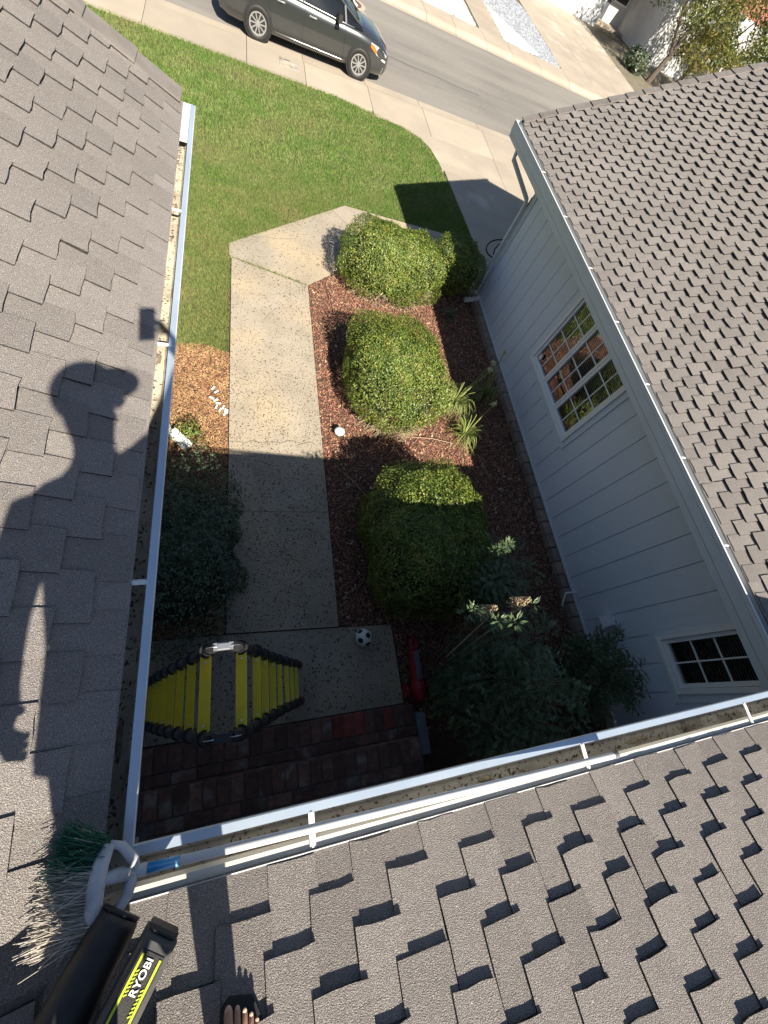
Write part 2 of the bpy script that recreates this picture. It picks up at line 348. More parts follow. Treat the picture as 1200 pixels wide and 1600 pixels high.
LAWN = [(-9, 4.62), (-0.75, 4.55), (-0.45, 4.62), (-0.13, 4.50), (-0.13, 6.92), (1.75, 8.75), (2.05, 9.05), (5.07, 9.05), (5.16, 9.9), (5.12, 11.2), (5.04, 12.6), (4.93, 13.1), (4.68, 13.5), (4.25, 13.74), (3.5, 13.9), (2.4, 14.1), (-9, 14.1)]
lawn = sheet('lawn', LAWN, -0.025, K['turf'])
tag(lawn, 'front lawn ground between the path and the pavement', 'lawn', kind='structure')
bed = sheet('mulch_bed', [(1.106, 0.62), (1.76, 0.6), (1.78, -1.4), (4.42, -1.4), (4.42, 6.95), (4.3, 7.98), (3.3, 7.98), (2.56, 7.6), (1.74, 6.84), (1.106, 6.22)], -0.025, K['soil'])
tag(bed, 'planting bed of red bark mulch between path and grey wall', 'mulch bed', kind='structure')
bed2 = sheet('planting_bed', [(-0.9, 0.66), (-0.10, 0.66), (-0.10, 4.5), (-0.45, 4.62), (-0.9, 4.55)], -0.025, K['soil'])
tag(bed2, 'narrow planting bed of tan bark left of the path', 'mulch bed', kind='structure')

# grass blades (uncountable)
def blades(poly, n, h, w):
    p = scatter(poly, n); a = rng.uniform(0, 2 * np.pi, n); hh = h * rng.uniform(0.5, 1.2, n); ln = rng.uniform(0.1, 0.9, n) * hh; b = rng.uniform(0, 2 * np.pi, n)
    z = gv(p[:, 1]) - 0.025
    A = np.stack([p[:, 0] - np.cos(a) * w, p[:, 1] - np.sin(a) * w, z], 1); B = np.stack([p[:, 0] + np.cos(a) * w, p[:, 1] + np.sin(a) * w, z], 1)
    C = np.stack([p[:, 0] + np.cos(b) * ln, p[:, 1] + np.sin(b) * ln, z + hh], 1)
    V = np.stack([A, B, C], 1).reshape(-1, 3); return V, np.arange(3 * n).reshape(-1, 3)
near = [(-1.6, 4.55), (-0.75, 4.52), (-0.45, 4.59), (-0.11, 4.47), (-0.105, 6.88), (1.77, 8.72), (2.07, 9.02), (5.10, 9.02), (5.15, 10), (-2.2, 10)]
far_ = [(-4.5, 10), (5.14, 10), (5.12, 11.2), (5.04, 12.6), (4.93, 13.1), (4.68, 13.5), (4.25, 13.74), (3.5, 13.92), (2.4, 14.13), (-4.5, 14.15)]
V1, F1 = blades(near, 190000, 0.045, 0.0035); V2, F2 = blades(far_, 170000, 0.05, 0.006)
gr = raw_mesh('grass', np.concatenate([V1, V2]), np.concatenate([F1, F2 + len(V1)]), K['grass'])
tag(gr, 'mown green lawn grass with dry yellow patches', 'grass', kind='stuff')
V, F = blades([(-1.0, 4.5), (-0.13, 4.45), (-0.13, 6.9), (-1.0, 7.6)], 17000, 0.042, 0.0035)
K['dry_grass'] = mat('dry_grass_blade', (0.33, 0.29, 0.12), (0.22, 0.24, 0.08), 3, 0.8, island=0.4, trans=0.2, spec=0.2)
V3, F3 = blades([(-0.13, 6.6), (0.1, 6.9), (1.9, 8.75), (1.5, 9.3), (0.2, 8.7), (-1.0, 8.3), (-0.9, 7.0)], 16000, 0.04, 0.004)
tag(raw_mesh('dry_grass', np.concatenate([V, V3]), np.concatenate([F, F3 + len(V)]), K['dry_grass']), 'dry straw-yellow grass along the path edge and beside the left bed', 'grass', kind='stuff')
# mulch chips
def chips(poly, n, L, W, zb=-0.028, amp=0.03, avoid=()):
    p = scatter(poly, n); a = rng.uniform(0, 2 * np.pi, n); l = L * rng.uniform(0.4, 1.3, n) / 2; w = W * rng.uniform(0.5, 1.3, n) / 2
    z = gv(p[:, 1]) + zb + rng.uniform(0, amp, n); t1 = rng.normal(0, 0.3, n); t2 = rng.normal(0, 0.4, n)
    ca, sa = np.cos(a), np.sin(a)
    def P(u, v, h): return np.stack([p[:, 0] + ca * u - sa * v, p[:, 1] + sa * u + ca * v, z + u * t1 + v * t2 + h], 1)
    V = np.stack([P(-l, -w, 0), P(l, -w * 0.7, 0), P(l * 0.9, w, 0), P(-l * 0.8, w * 0.8, 0), P(0 * l, 0 * w, 0.006)], 1).reshape(-1, 3)
    i = (np.arange(n) * 5)[:, None]
    F = np.concatenate([i + np.array([[0, 1, 4]]), i + np.array([[1, 2, 4]]), i + np.array([[2, 3, 4]]), i + np.array([[3, 0, 4]])]); return V, F
BED = [(1.112, 0.63), (1.76, 0.6), (1.79, -0.6), (4.40, -0.6), (4.40, 6.9), (4.3, 7.9), (3.3, 7.9), (2.56, 7.6), (1.76, 6.84), (1.112, 6.2)]
V, F = chips(BED, 85000, 0.028, 0.012)
tag(raw_mesh('mulch', V, F, K['chip_red']), 'red brown bark mulch chips covering the bed beside the wall', 'mulch', kind='stuff')
V, F = chips([(-0.9, 0.67), (-0.11, 0.67), (-0.10, 4.5), (-0.45, 4.6), (-0.9, 4.53)], 22000, 0.026, 0.011)
tag(raw_mesh('bark_chips', V, F, K['chip_tan']), 'pale tan bark chips in the bed beneath the left gutter', 'mulch', kind='stuff')
V, F = chips(BED, 1500, 0.05, 0.022, -0.012, 0.012)
tag(raw_mesh('fallen_leaves', V, F, K['straw']), 'pale dry fallen leaves scattered over the red mulch', 'fallen leaves', kind='stuff')
# dry leaf litter on the path
VV = []; FF = []; o_ = 0
for poly, n in ((WALKS[0], 1100), (WALKS[0][:2] + [(WX1, 4.3), (WX0, 4.3)], 2600), (WALKS[0], 2200), (WALKS[1], 420), (WALKS[2], 700)):
    small = n > 2000; V, F = chips(poly, n, 0.014 if small else 0.026, 0.007 if small else 0.012, 0.001 if poly is not WALKS[2] else -0.019, 0.002)
    VV.append(V); FF.append(F + o_); o_ += len(V)
tag(raw_mesh('leaf_litter', np.concatenate(VV), np.concatenate(FF), K['leaf_bits']), 'small dark dry leaf scraps strewn over the path', 'leaf litter', kind='stuff')
mb = MB(); rc = random.Random(3)
for (x, y, dx, dy, n_) in ((-0.08, 3.02, 0.09, 0.006, 13), (0.35, 5.2, 0.05, 0.07, 7), (0.7, 1.4, -0.06, 0.05, 6), (0.2, 7.2, 0.10, 0.03, 9)):
    P = [(x + dx * k + rc.uniform(-.02, .02), y + dy * k + rc.uniform(-.025, .025)) for k in range(n_)]
    for (xa, ya), (xb, yb) in zip(P[:-1], P[1:]): mb.add([(xa, ya - .0025, g(ya) + .0035), (xb, yb - .0025, g(yb) + .0035), (xb, yb + .0025, g(yb) + .0035), (xa, ya + .0025, g(ya) + .0035)], [(0, 1, 2, 3)])
mb.build('hairline_crack', K['tar'], walk)
# grass in the path joint
V, F = blades([(WX0, 6.5), (WX1, 6.16), (WX1, 6.26), (WX0, 6.62)], 900, 0.04, 0.003)
tag(raw_mesh('joint_grass', V, F, K['grass']), 'weedy grass growing in the joint across the path', 'grass', kind='stuff')

# driveway
drive = thing('driveway', 'pale concrete driveway slabs beside the garage', 'driveway', kind='structure')
for x0, x1 in ((5.13, 7.14), (7.15, 9.16), (9.17, 11.2)):
    for y0, y1 in ((6.9, 8.55), (8.56, 12.15), (12.16, 13.80)):
        p = [(x0, y0), (x1, y0), (x1, y1), (x0, y1)]
        if x0 < 5.2 and y1 > 13: p = [(5.07, 12.16), (7.14, 12.16), (7.14, 13.80), (4.1, 13.80), (4.25, 13.74), (4.68, 13.5), (4.93, 13.1), (5.04, 12.6)]
        if x0 < 5.2 and y0 < 7: p = [(4.45, 6.9), (7.14, 6.9), (7.14, 8.55), (5.1, 8.55), (5.1, 8.0), (4.45, 8.0)]
        slab('slab', p, K['drive'], drive)
# pavement, kerb, street
side = thing('sidewalk', 'concrete pavement slabs along the near side of the street', 'pavement', kind='structure')
xs = [-30, -6.4, -4.2, -2.05, 0.18, 1.62, 3.40, 5.1, 7.17, 9.2, 11.3, 13.5, 20, 40]
for a, b in zip(xs[:-1], xs[1:]):
    slab('slab', [(a + 0.006, 14.1 if a < 2.5 else 13.82), (b - 0.006, 14.1 if a < 2.5 else 13.82), (b - 0.006, 15.28), (a + 0.006, 15.28)], K['concrete_clean'], side, dz=0.0)
kerb = thing('kerb', 'low rolled concrete kerb and gutter on the near side', 'kerb', kind='structure')
for a, b in zip(xs[:-1], xs[1:]):
    mb = MB(); mb.sweep([(15.29, -0.362), (15.42, -0.375), (15.56, -0.44), (15.98, -0.452), (15.98, -0.6), (15.29, -0.6)], (a + 0.006, 0, 0), (b - 0.006, 0, 0), (0, 1, 0), (0, 0, 1))
    mb.build('kerb_stone', K['concrete_clean'], kerb)
street = add_pydata('street', [(-60, 15.98, -0.456), (80, 15.98, -0.456), (80, 19.4, -0.42), (80, 22.9, -0.456), (-60, 22.9, -0.456), (-60, 19.4, -0.42)], [(0, 1, 2, 5), (5, 2, 3, 4)], K['asphalt'])
tag(street, 'worn grey asphalt street running across the top', 'street', kind='structure')
# tar seam on the street
mb = MB(); px_ = [(4.0 + 0.35 * i, 18.25 - 0.012 * i + 0.03 * math.sin(i * 1.3)) for i in range(12)]
for (x0, y0), (x1, y1) in zip(px_[:-1], px_[1:]):
    def hz(y): return -0.456 + 0.036 * (y - 15.98) / 3.42 + 0.004
    mb.add([(x0, y0 - 0.012, hz(y0)), (x1, y1 - 0.012, hz(y1)), (x1, y1 + 0.012, hz(y1)), (x0, y0 + 0.012, hz(y0))], [(0, 1, 2, 3)])
tag(mb.build('tar_seam', K['tar']), 'thin dark crack line running along the asphalt in front of the car', 'road crack', kind='structure')
mh = thing('manhole', 'round rusty manhole cover in the street beyond the car', 'manhole cover')
mb = MB(); mb.lathe([(0.40, -0.44), (0.40, -0.428), (0.0, -0.425)], (3.55, 21.4, 0.0), n=28); mb.build('cover', K['manhole'], mh)
mb = MB(); mb.lathe([(0.56, -0.45), (0.56, -0.432), (0.42, -0.43), (0.42, -0.45)], (3.55, 21.4, 0.0), n=28); mb.build('collar', K['concrete_clean'], mh)

uc = thing('utility_lid', 'small rectangular utility lid set in the pavement below the parked car', 'utility lid', None, None, (1.22, 14.86, -0.356))
mb = MB(); mb.bbox(-0.24, 0.24, -0.20, 0.20, -0.02, 0.006); mb.build('lid', K['trough_grey'], uc)
mb = MB(); mb.bbox(-0.12, 0.02, 0.13, 0.17, 0.006, 0.009); mb.build('lift_slot', K['tar'], uc)
mb = MB()
for k in range(3): mb.bbox(-0.14, 0.14, -0.12 + 0.075 * k, -0.09 + 0.075 * k, 0.006, 0.011)
mb.build('raised_ribs', K['concrete_clean'], uc)
fside = thing('far_sidewalk', 'concrete pavement on the far side of the street', 'pavement', kind='structure')
fx = [-40, -10, 2, 4.4, 6.8, 8.1, 9.55, 10.85, 12.3, 13.9, 16.5, 19.5, 25, 40, 70]
for a, b in zip(fx[:-1], fx[1:]):
    mb = MB(); mb.bbox(a + 0.006, b - 0.006, 23.4, 24.55, -0.55, -0.335 + 0.003 * random.random()); mb.build('slab', K['concrete_clean'], fside)
    mb = MB(); mb.sweep([(22.9, -0.452), (23.12, -0.445), (23.3, -0.36), (23.39, -0.342), (23.39, -0.6), (22.9, -0.6)], (a + 0.006, 0, 0), (b - 0.006, 0, 0), (0, 1, 0), (0, 0, 1)); mb.build('kerb_stone', K['concrete_clean'], fside)
fy = add_pydata('far_yard', [(-60, 24.56, -0.36), (90, 24.56, -0.36), (90, 60, -0.36), (-60, 60, -0.36)], [(0, 1, 2, 3)], K['earth'])
tag(fy, 'bare ground of the yards across the street', 'ground', kind='structure')
path = thing('far_path', 'concrete strip between the white and grey gravel across the street', 'path', kind='structure')
mb = MB(); mb.bbox(9.5, 10.75, 24.56, 36, -0.5, -0.33); mb.build('slab', K['concrete_clean'], path)
fdrive = thing('far_driveway', 'pale concrete driveway of the house across the street', 'driveway', kind='structure')
for a, b in ((13.9, 15.75), (15.76, 17.6), (17.61, 19.6)):
    for c, d in ((24.56, 29.0), (29.01, 35.0)):
        mb = MB(); sh = 0.25
        mb.add([(a, c, -0.335), (b, c, -0.335), (b + (d - c) * sh * 0, d, -0.32), (a, d, -0.32), (a, c, -0.5), (b, c, -0.5), (b, d, -0.5), (a, d, -0.5)], [(0, 1, 2, 3), (0, 4, 5, 1), (1, 5, 6, 2), (2, 6, 7, 3), (3, 7, 4, 0)]); mb.build('slab', K['drive'], fdrive)
def stones(poly, n, r, zb):
    p = scatter(poly, n); a = rng.uniform(0, 6.28, n); rr = r * rng.uniform(0.5, 1.25, n)
    V = []; z = np.full(n, zb) + rng.uniform(0, 0.02, n)
    ring = []
    for k in range(4):
        t = a + k * np.pi / 2; q = rr * rng.uniform(0.7, 1.2, n); ring.append(np.stack([p[:, 0] + np.cos(t) * q, p[:, 1] + np.sin(t) * q, z], 1))
    ring.append(np.stack([p[:, 0] + rng.normal(0, r * 0.2, n), p[:, 1] + rng.normal(0, r * 0.2, n), z + rr * 0.9], 1))
    V = np.stack(ring, 1).reshape(-1, 3); i = (np.arange(n) * 5)[:, None]
    return V, np.concatenate([i + np.array([[k, (k + 1) % 4, 4]]) for k in range(4)])
V, F = stones([(10.75, 25.4), (11.4, 24.9), (12.6, 24.65), (13.85, 24.57), (13.85, 31), (12.4, 33), (10.8, 33)], 16000, 0.05, -0.36)
tag(raw_mesh('grey_gravel', V, F, K['greystone']), 'bed of blue grey gravel across the street', 'gravel', kind='stuff')
V, F = stones([(6.8, 24.6), (9.35, 24.6), (9.3, 28), (4, 30), (3, 26)], 8000, 0.07, -0.36)
tag(raw_mesh('white_gravel', V, F, K['whitestone']), 'white gravel left of the concrete strip across the street', 'gravel', kind='stuff')
V, F = stones([(10.78, 24.58), (12.3, 24.58), (12.6, 24.75), (11.9, 25.9), (11.0, 27.6), (10.78, 28)], 3600, 0.07, -0.335)
tag(raw_mesh('white_gravel', V, F, K['whitestone']), 'patch of white gravel at the front of the grey gravel bed', 'gravel', kind='stuff')
# ================================================================== roofs
EXPO = 0.102
def project(p):
    d = np.array([p[0], p[1], p[2] - CAM_H]) @ ROT
    if d[2] <= 0.05: return None
    return 600 + FPX * d[0] / d[2], 800 + FPX * d[1] / d[2], d[2]
def in_view(p, m=60):
    q = project(p); return q is not None and -m < q[0] < 1200 + m and -m < q[1] < 1600 + m
def tab_geo(w, t, r):
    """one shingle tab: x along the eave, y up the slope, z off the deck; ragged thick lower edge"""
    l = 2 * EXPO; j = lambda s: r.uniform(-s, s)
    k = r.uniform(0.88, 1.2); sag = j(0.002)
    xs_ = [0, w * 0.33, w * 0.7, w]; b = [j(0.0035), j(0.0035) + sag, j(0.0035) + sag, j(0.0045)]
    top = [(xs_[i] + j(0.002), b[i], 2 * t * k * (1 + j(0.05))) for i in range(4)] + [(w + j(0.003), EXPO, t), (w, l, 0.0008), (0, l, 0.0008), (j(0.003), EXPO, t)]
    low = [(x, y + 0.001, -0.003) for x, y, z in top]
    V = top + low; n = 8
    F = [(0, 1, 2, 3, 4, 7), (7, 4, 5, 6)] + [(i, i + n, i + 1 + n, i + 1) for i in (0, 1, 2, 3)] + [(7, 7 + n, 0 + n, 0)]
    return V, F
def roof(name, parent, o, along, up, A0, A1, U1, deck, t, keep, limit, seed, big=None):
    """deck part with shingle tabs as children; deck = list of (a,u)"""
    r = random.Random(seed); o, along, up = Vector(o), Vector(along).normalized(), Vector(up).normalized(); nrm = along.cross(up)
    if nrm.z < 0: nrm = -nrm
    W = lambda a, u, h=0.0: o + along * a + up * u + nrm * h
    mb = MB(); n = len(deck)
    mb.add([W(a, u, -0.004) for a, u in deck] + [W(a, u, -0.03) for a, u in deck], [tuple(range(n)), tuple(range(2 * n - 1, n - 1, -1))] + [(i, (i + 1) % n, n + (i + 1) % n, n + i) for i in range(n)])
    part = mb.build(name, K['shingle'], parent)
    st_ = MB(); a0_, a1_ = deck[0][0], deck[1][0]; q_ = [W(a0_ + 0.05, -0.010, 0.002), W(a1_ - 0.02, -0.010, 0.002), W(a1_ - 0.02, 0.12, 0.0012), W(a0_ + 0.05, 0.12, 0.0012)]
    st_.add(q_ + [p - nrm * 0.006 for p in q_], [(0, 1, 2, 3), (0, 4, 5, 1), (1, 5, 6, 2), (3, 7, 4, 0)]); st_.build('starter_strip', K['shingle'], part)
    R3 = Matrix((along, up, nrm)).transposed().to_4x4()
    variants = []
    for w in (0.142, 0.148, 0.155, 0.162, 0.172):
        for q in range(9):
            V, F = tab_geo(w, t, r); me = bpy.data.meshes.new('shingle')
            if nrm.dot(along.cross(up)) < 0: F = [f[::-1] for f in F]
            me.from_pydata(V, [], F); me.materials.append(K['shingle']); me.materials.append(K['shingle_edge']); me.polygons.foreach_set('material_index', [0, 0] + [1] * (len(F) - 2)); me.update(); variants.append((w, V, F, me))
    tabs = []; off = 0.0; i = 0
    while i * EXPO < U1:
        off += 0.132 + r.uniform(-0.014, 0.014); ce = A0 - 0.4 + (off % 0.264)
        while ce < A1:
            w, V, F, me = r.choice(variants); a = ce - w / 2 + r.uniform(-0.012, 0.012); ce += 0.264
            c = W(a + w / 2, i * EXPO + EXPO * 0.5)
            if keep(a, w, i * EXPO, c): tabs.append((a, i * EXPO + r.uniform(-0.004, 0.004), c, V, F, me, r.uniform(-0.012, 0.012)))
        i += 1
    def size(c):
        q = project(c)
        return 0 if q is None or not in_view(c, 40) else 1.0 / q[2]
    tabs.sort(key=lambda x: -size(x[2])); rest = MB()
    for k, (a, u, c, V, F, me, rz) in enumerate(tabs):
        ks = 0.42 if u < 0.05 else (0.75 if u < 0.15 else 1.0)
        mx = Matrix.Translation(W(a, u)) @ R3 @ Matrix.Rotation(rz if ks > 0.5 else rz * 0.3, 4, 'Z') @ Matrix.Diagonal((1, 1, ks, 1))
        if k < limit and size(c) > 0:
            s = obj('shingle', me, part); s.matrix_local = mx
        else:
            rest.add([mx @ Vector(v) for v in V], F); rest.m[-(len(F) - 2):] = [1] * (len(F) - 2)
    if rest.v:
        tag(rest.build('shingles', [K['shingle'], K['shingle_edge']], part), kind='stuff')
    return part, W

def cap_row(part, p0, d, upv, n, ln, w, seed):
    r = random.Random(seed); d = Vector(d).normalized(); upv = Vector(upv).normalized(); s = d.cross(upv).normalized()
    R3 = Matrix((s, d, upv)).transposed()
    for i in range(n):
        mb = MB(); c = Vector(p0) + d * (i * ln + ln * 0.5)
        tl = Matrix.Rotation(-0.05, 3, 'X')
        mb.box(c, (w * r.uniform(0.94, 1.04), ln * 1.12, 0.014), R3 @ tl @ Matrix.Rotation(r.uniform(-0.03, 0.03), 3, 'Z')); mb.build('cap_shingle', K['ridge'], part)

GP = [(0, 0), (0.001, -0.022), (-0.010, -0.034), (-0.014, -0.058), (-0.036, -0.082), (-0.044, -0.090), (-0.046, -0.116), (-0.126, -0.116), (-0.126, 0.012), (-0.123, 0.012), (-0.123, -0.112),
      (-0.050, -0.112), (-0.048, -0.088), (-0.018, -0.056), (-0.015, -0.034), (-0.021, -0.012), (-0.023, -0.002), (-0.020, 0)]
def gutter(parent, p0, p1, out, mats, hangers, dirty=True, seed=1, prof=None):
    p0, p1, out = Vector(p0), Vector(p1), Vector(out); d = (p1 - p0).normalized(); up = Vector((0, 0, 1))
    mb = MB(); mb.sweep(prof or GP, p0, p1, out, up); gt = mb.build('gutter', mats[0], parent)
    for e, s in ((p0, -1), (p1, 1)):
        pass
    L = MB(); L.sweep([(-0.122, 0.006), (-0.121, -0.109), (-0.052, -0.109), (-0.0495, -0.088), (-0.0205, -0.056)], p0 + d * 0.004, p1 - d * 0.004, out, up, closed=False)
    L.build('trough_lining', mats[1], gt)
    if prof is None:
        rm = MB(); rm.sweep([(0.0035, -0.010), (0.0035, 0.0012), (-0.022, 0.0036), (-0.022, 0.0005), (0.001, -0.0005), (0.001, -0.010)], p0, p1, out, up); rm.build('rim', K['rim'], gt)
        rm = MB(); rm.sweep([(0.0065, -0.014), (0.0065, -0.001), (0.0038, 0.0012), (0.0038, -0.014)], p0, p1, out, up); rm.build('bead', K['white_metal'], gt)
    r = random.Random(seed)
    for h in hangers:
        c = p0 + d * h; mb = MB()
        mb.sweep([(-0.023, 0.0035), (-0.023, 0.0015), (-0.13, 0.0015), (-0.13, 0.0035)], c - d * 0.010, c + d * 0.010, out, up)
        mb.sweep([(-0.02, 0.0065), (-0.02, 0.0035), (-0.12, 0.0035), (-0.12, 0.0065)], c - d * 0.004, c + d * 0.004, out, up)
        mb.build('hanger', K['white_metal'], gt)
    if dirty:
        L = (p1 - p0).length; lm_ = MB()
        for k in range(int(L * 90)):
            c = p0 + d * r.uniform(0.02, L - 0.02) + out * (-0.087 + max(-0.03, min(0.03, r.gauss(0, 0.016)))) + up * (-0.1065); an = r.uniform(0, 6.28); a1 = d * math.cos(an) + out * math.sin(an); a2 = d * -math.sin(an) + out * math.cos(an); l = r.uniform(0.003, 0.012); w = l * r.uniform(0.25, 0.6)
            lm_.add([c - a1 * l, c + a2 * w + up * 0.002, c + a1 * l, c - a2 * w + up * 0.001], [(0, 1, 2, 3)])
        tag(lm_.build('leaf_litter', K['leaf_bits'], gt), kind='stuff')
        for k in range(int(L * 0.8)):
            a = r.uniform(0.05, L - 0.05); mb = MB(); w = r.uniform(0.012, 0.04); ln = r.uniform(0.02, 0.09)
            c = p0 + d * a + out * (-0.087 + r.uniform(-0.02, 0.02)) + up * (-0.108)
            pts = []; m = 8
            for j in range(m):
                t = 6.283 * j / m; q = r.uniform(0.6, 1.1); pts.append(c + d * (math.cos(t) * ln * q) + out * (math.sin(t) * w * 0.6 * q))
            mb.add(pts + [c + up * r.uniform(0.004, 0.012)], [(j, (j + 1) % m, m) for j in range(m)]); mb.build('debris_clump', K['debris'], gt)
    return gt
def end_cap(gt, p, out, m, s=0.002):
    p, out = Vector(p), Vector(out); ax = out.cross(Vector((0, 0, 1)))
    mb = MB(); q = [(0.0, 0.0)] + GP[1:8] + [(-0.126, 0.0)]
    mb.sweep(q, p - ax * s, p + ax * s, out, Vector((0, 0, 1))); mb.build('end_cap', m, gt)

# ------------------------------------------------------------------ main house (left wing and front wing)
SL, SF, SR = 0.50, 0.35, 0.48
house = thing('house', 'brown shingled house with white gutters framing the yard on the left and bottom', 'house')
EXL, EZL = -0.362, 2.958                                   # left eave edge
EYF, EZF = -0.478, 2.958                                   # front eave edge
Ll = 3.80
def zl(x): return EZL + SL * (EXL - x)
def zf(y): return EZF + SF * (EYF - y)
nl = math.hypot(1, SL); nf_ = math.hypot(1, SF)
UL = 3.4 * nl; 
keepL = lambda a, w, u, c: (a + w < Ll + 0.02) and zl(c.x) >= zf(c.y) - 0.005 and c.x > -3.7
ridgeL = 3.7
deckL = [(EYF + 5, 0), (Ll + 5, 0), (Ll + 5, UL), (-1 , UL), (-1, (4 - 0.478 - 0.0) * 0.7 * nl)]
# left slope: along +y, up the slope towards -x; a is measured from y = -5
vx = lambda y: EXL - (EYF - y) * SF / SL                   # valley
deckL = [(EYF + 5, 0), (Ll + 5, 0), (Ll + 5, UL), (0.0, UL), (0.0, (EXL - vx(-5.0)) * nl)]
rl, WL = roof('roof_slope', house, (EXL, -5, EZL), (0, 1, 0), (-1, 0, SL), 0.0, Ll + 5, UL, deckL, 0.0078, lambda a, w, u, c: (c.y < Ll - w / 2 + 0.01) and zl(c.x) >= zf(c.y) - 0.004, 290, 11)
cap_row(rl, (EXL - 0.02, Ll + 0.0, EZL + 0.03), (-1, 0, SL), (SL, 0, 1), 13, 0.27, 0.17, 4)
XR = 4.4
deckF = [(EXL + 3, 0), (XR + 3, 0), (XR + 3, 3.2), (vx(EYF - 3.2 / nf_) + 3, 3.2)]
rf, WF = roof('roof_slope', house, (-3, EYF, EZF), (1, 0, 0), (0, -1, SF), 0.0, XR + 3, 2.3, deckF, 0.0078, lambda a, w, u, c: zf(c.y) > zl(c.x) and c.x < XR - w / 2, 290, 23)
# far slopes and gable so that the roof is a solid from behind
yr = EYF - 3.2 / nf_; zr = zf(yr); xr = EXL - 3.4
mb = MB(); mb.add([(vx(yr), yr, zr), (XR, yr, zr), (XR, yr - 3, zr - 1.05), (vx(yr), yr - 3, zr - 1.05)], [(0, 1, 2, 3)])
mb.build('rear_roof_slope', K['shingle'], house)
mb = MB(); mb.add([(xr, -5, zl(xr)), (xr, Ll, zl(xr)), (xr - 3.4, Ll, EZL), (xr - 3.4, -5, EZL)], [(0, 1, 2, 3)])
mb.build('rear_roof_slope', K['shingle'], house)
# walls
mb = MB()
mb.bbox(-6.4, -0.80, -4.9, 3.25, -0.3, 2.86); mb.bbox(-0.80, 4.3, -6, -1.95, -0.3, 2.9)
mb.add([(-0.80, 3.25, 2.86), (-6.4, 3.25, 2.86), (xr, 3.25, zl(xr) - 0.05)], [(0, 1, 2)])
mb.build('wall', K['siding'], house)
mb = MB(); mb.bbox(-0.795, -0.43, -0.5, 3.74, 2.80, 2.83); mb.bbox(-0.43, -0.412, -0.5, 3.76, 2.80, 2.95); mb.build('soffit', K['trim'], house)
mb = MB(); mb.bbox(-0.795, 4.3, -1.94, -0.545, 2.80, 2.83); mb.bbox(-0.41, 4.35, -0.545, -0.527, 2.79, 2.945); mb.build('porch_ceiling', K['trim'], house)
mb = MB(); mb.bbox(0.2, 1.15, -1.95, -1.915, 0.34, 2.4); dr = mb.build('front_door', K['door_dark'], house)
mb = MB(); mb.ball((1.07, -1.88, 1.3), 0.03); mb.build('handle', K['chrome'], dr)
for x in (1.9, 4.2):
    mb = MB(); mb.bbox(x - 0.06, x + 0.06, -1.15, -1.03, 0.0, 2.8); mb.build('porch_post', K['trim'], house)
# gutters
GZ = 2.95
gl_ = gutter(house, (-0.285, -0.35, GZ), (-0.285, 3.80, GZ), (1, 0, 0), (K['white_metal'], K['trough']), (0.80, 1.955, 2.977), True, 3)
end_cap(gl_, (-0.285, 3.80, GZ), (1, 0, 0), K['white_metal'])
gf_ = gutter(house, (-0.285, -0.35, GZ), (4.38, -0.35, GZ), (0, 1, 0), (K['white_metal'], K['trough_grey']), (0.528, 1.715, 2.845), True, 5)
end_cap(gf_, (4.38, -0.35, GZ), (0, 1, 0), K['white_metal'])
mb = MB(); mb.bbox(-0.411, -0.285, -0.476, -0.35, GZ - 0.116, GZ - 0.110); mb.bbox(-0.411, -0.407, -0.476, -0.35, GZ - 0.110, GZ + 0.01); mb.bbox(-0.407, -0.285, -0.476, -0.472, GZ - 0.110, GZ + 0.01)
mb.build('corner_trough', K['trough_grey'], gf_)
mb = MB(); mb.add([(-0.29, -0.446, GZ - 0.004), (4.38, -0.446, GZ - 0.004), (4.38, -0.60, GZ + 0.015), (-0.29, -0.60, GZ + 0.015), (-0.29, -0.446, GZ - 0.05), (4.38, -0.446, GZ - 0.05)], [(0, 1, 2, 3), (4, 5, 1, 0)])
mb.build('drip_edge', K['cream_metal'], house)
mb = MB(); mb.add([(-0.385, 0.02 - 0.37, GZ + 0.003), (-0.385, 3.78, GZ + 0.003), (-0.50, 3.78, GZ + 0.06), (-0.50, -0.35, GZ + 0.06)], [(0, 1, 2, 3)])
mb.build('drip_edge', K['cream_metal'], house)
# bright new metal at the far end of the left gutter
mb = MB(); mb.bbox(-0.400, -0.310, 3.42, 3.795, GZ - 0.045, GZ - 0.043); mb.build('end_flashing', K['white_metal'], gl_)

# ------------------------------------------------------------------ grey garage wing on the right
garage = thing('garage', 'grey sided garage wing with brown shingle roof and white windows on the right', 'garage')
GX = 4.5; EXR, EZR = 4.105, 2.415; GYF = 6.79; RY1 = 7.62
WIN = [(2.84, 4.48, 0.81, 2.06), (-0.56, 0.045, 1.11, 2.02)]
def split(y0, y1, z0, z1):
    rects = [(y0, y1, z0, z1)]
    for a, b, c, d in WIN:
        new = []
        for (p, q, r_, s_) in rects:
            if q <= a or p >= b: new.append((p, q, r_, s_)); continue
            if p < a: new.append((p, a, r_, s_))
            if q > b: new.append((b, q, r_, s_))
            m0, m1 = max(p, a), min(q, b)
            if r_ < c: new.append((m0, m1, r_, c))
            if s_ > d: new.append((m0, m1, d, s_))
        rects = new
    return rects
mb = MB()
for (p, q, r_, s_) in split(-3.0, GYF, -0.1, 2.36): mb.bbox(GX + 0.012, GX + 0.10, p, q, r_, s_)
xrg = 7.6; zrg = EZR + SR * (xrg - EXR)
mb.bbox(GX + 0.1, 10.9, GYF - 0.12, GYF, -0.2, 2.36)
mb.add([(GX + 0.012, GYF - 0.02, 2.36), (xrg, GYF - 0.02, zrg - 0.06), (10.8, GYF - 0.02, 2.36)], [(0, 1, 2)])
mb.bbox(10.78, 10.9, -3, GYF - 0.13, -0.2, 2.36)
gwall = mb.build('wall', K['siding'], garage)
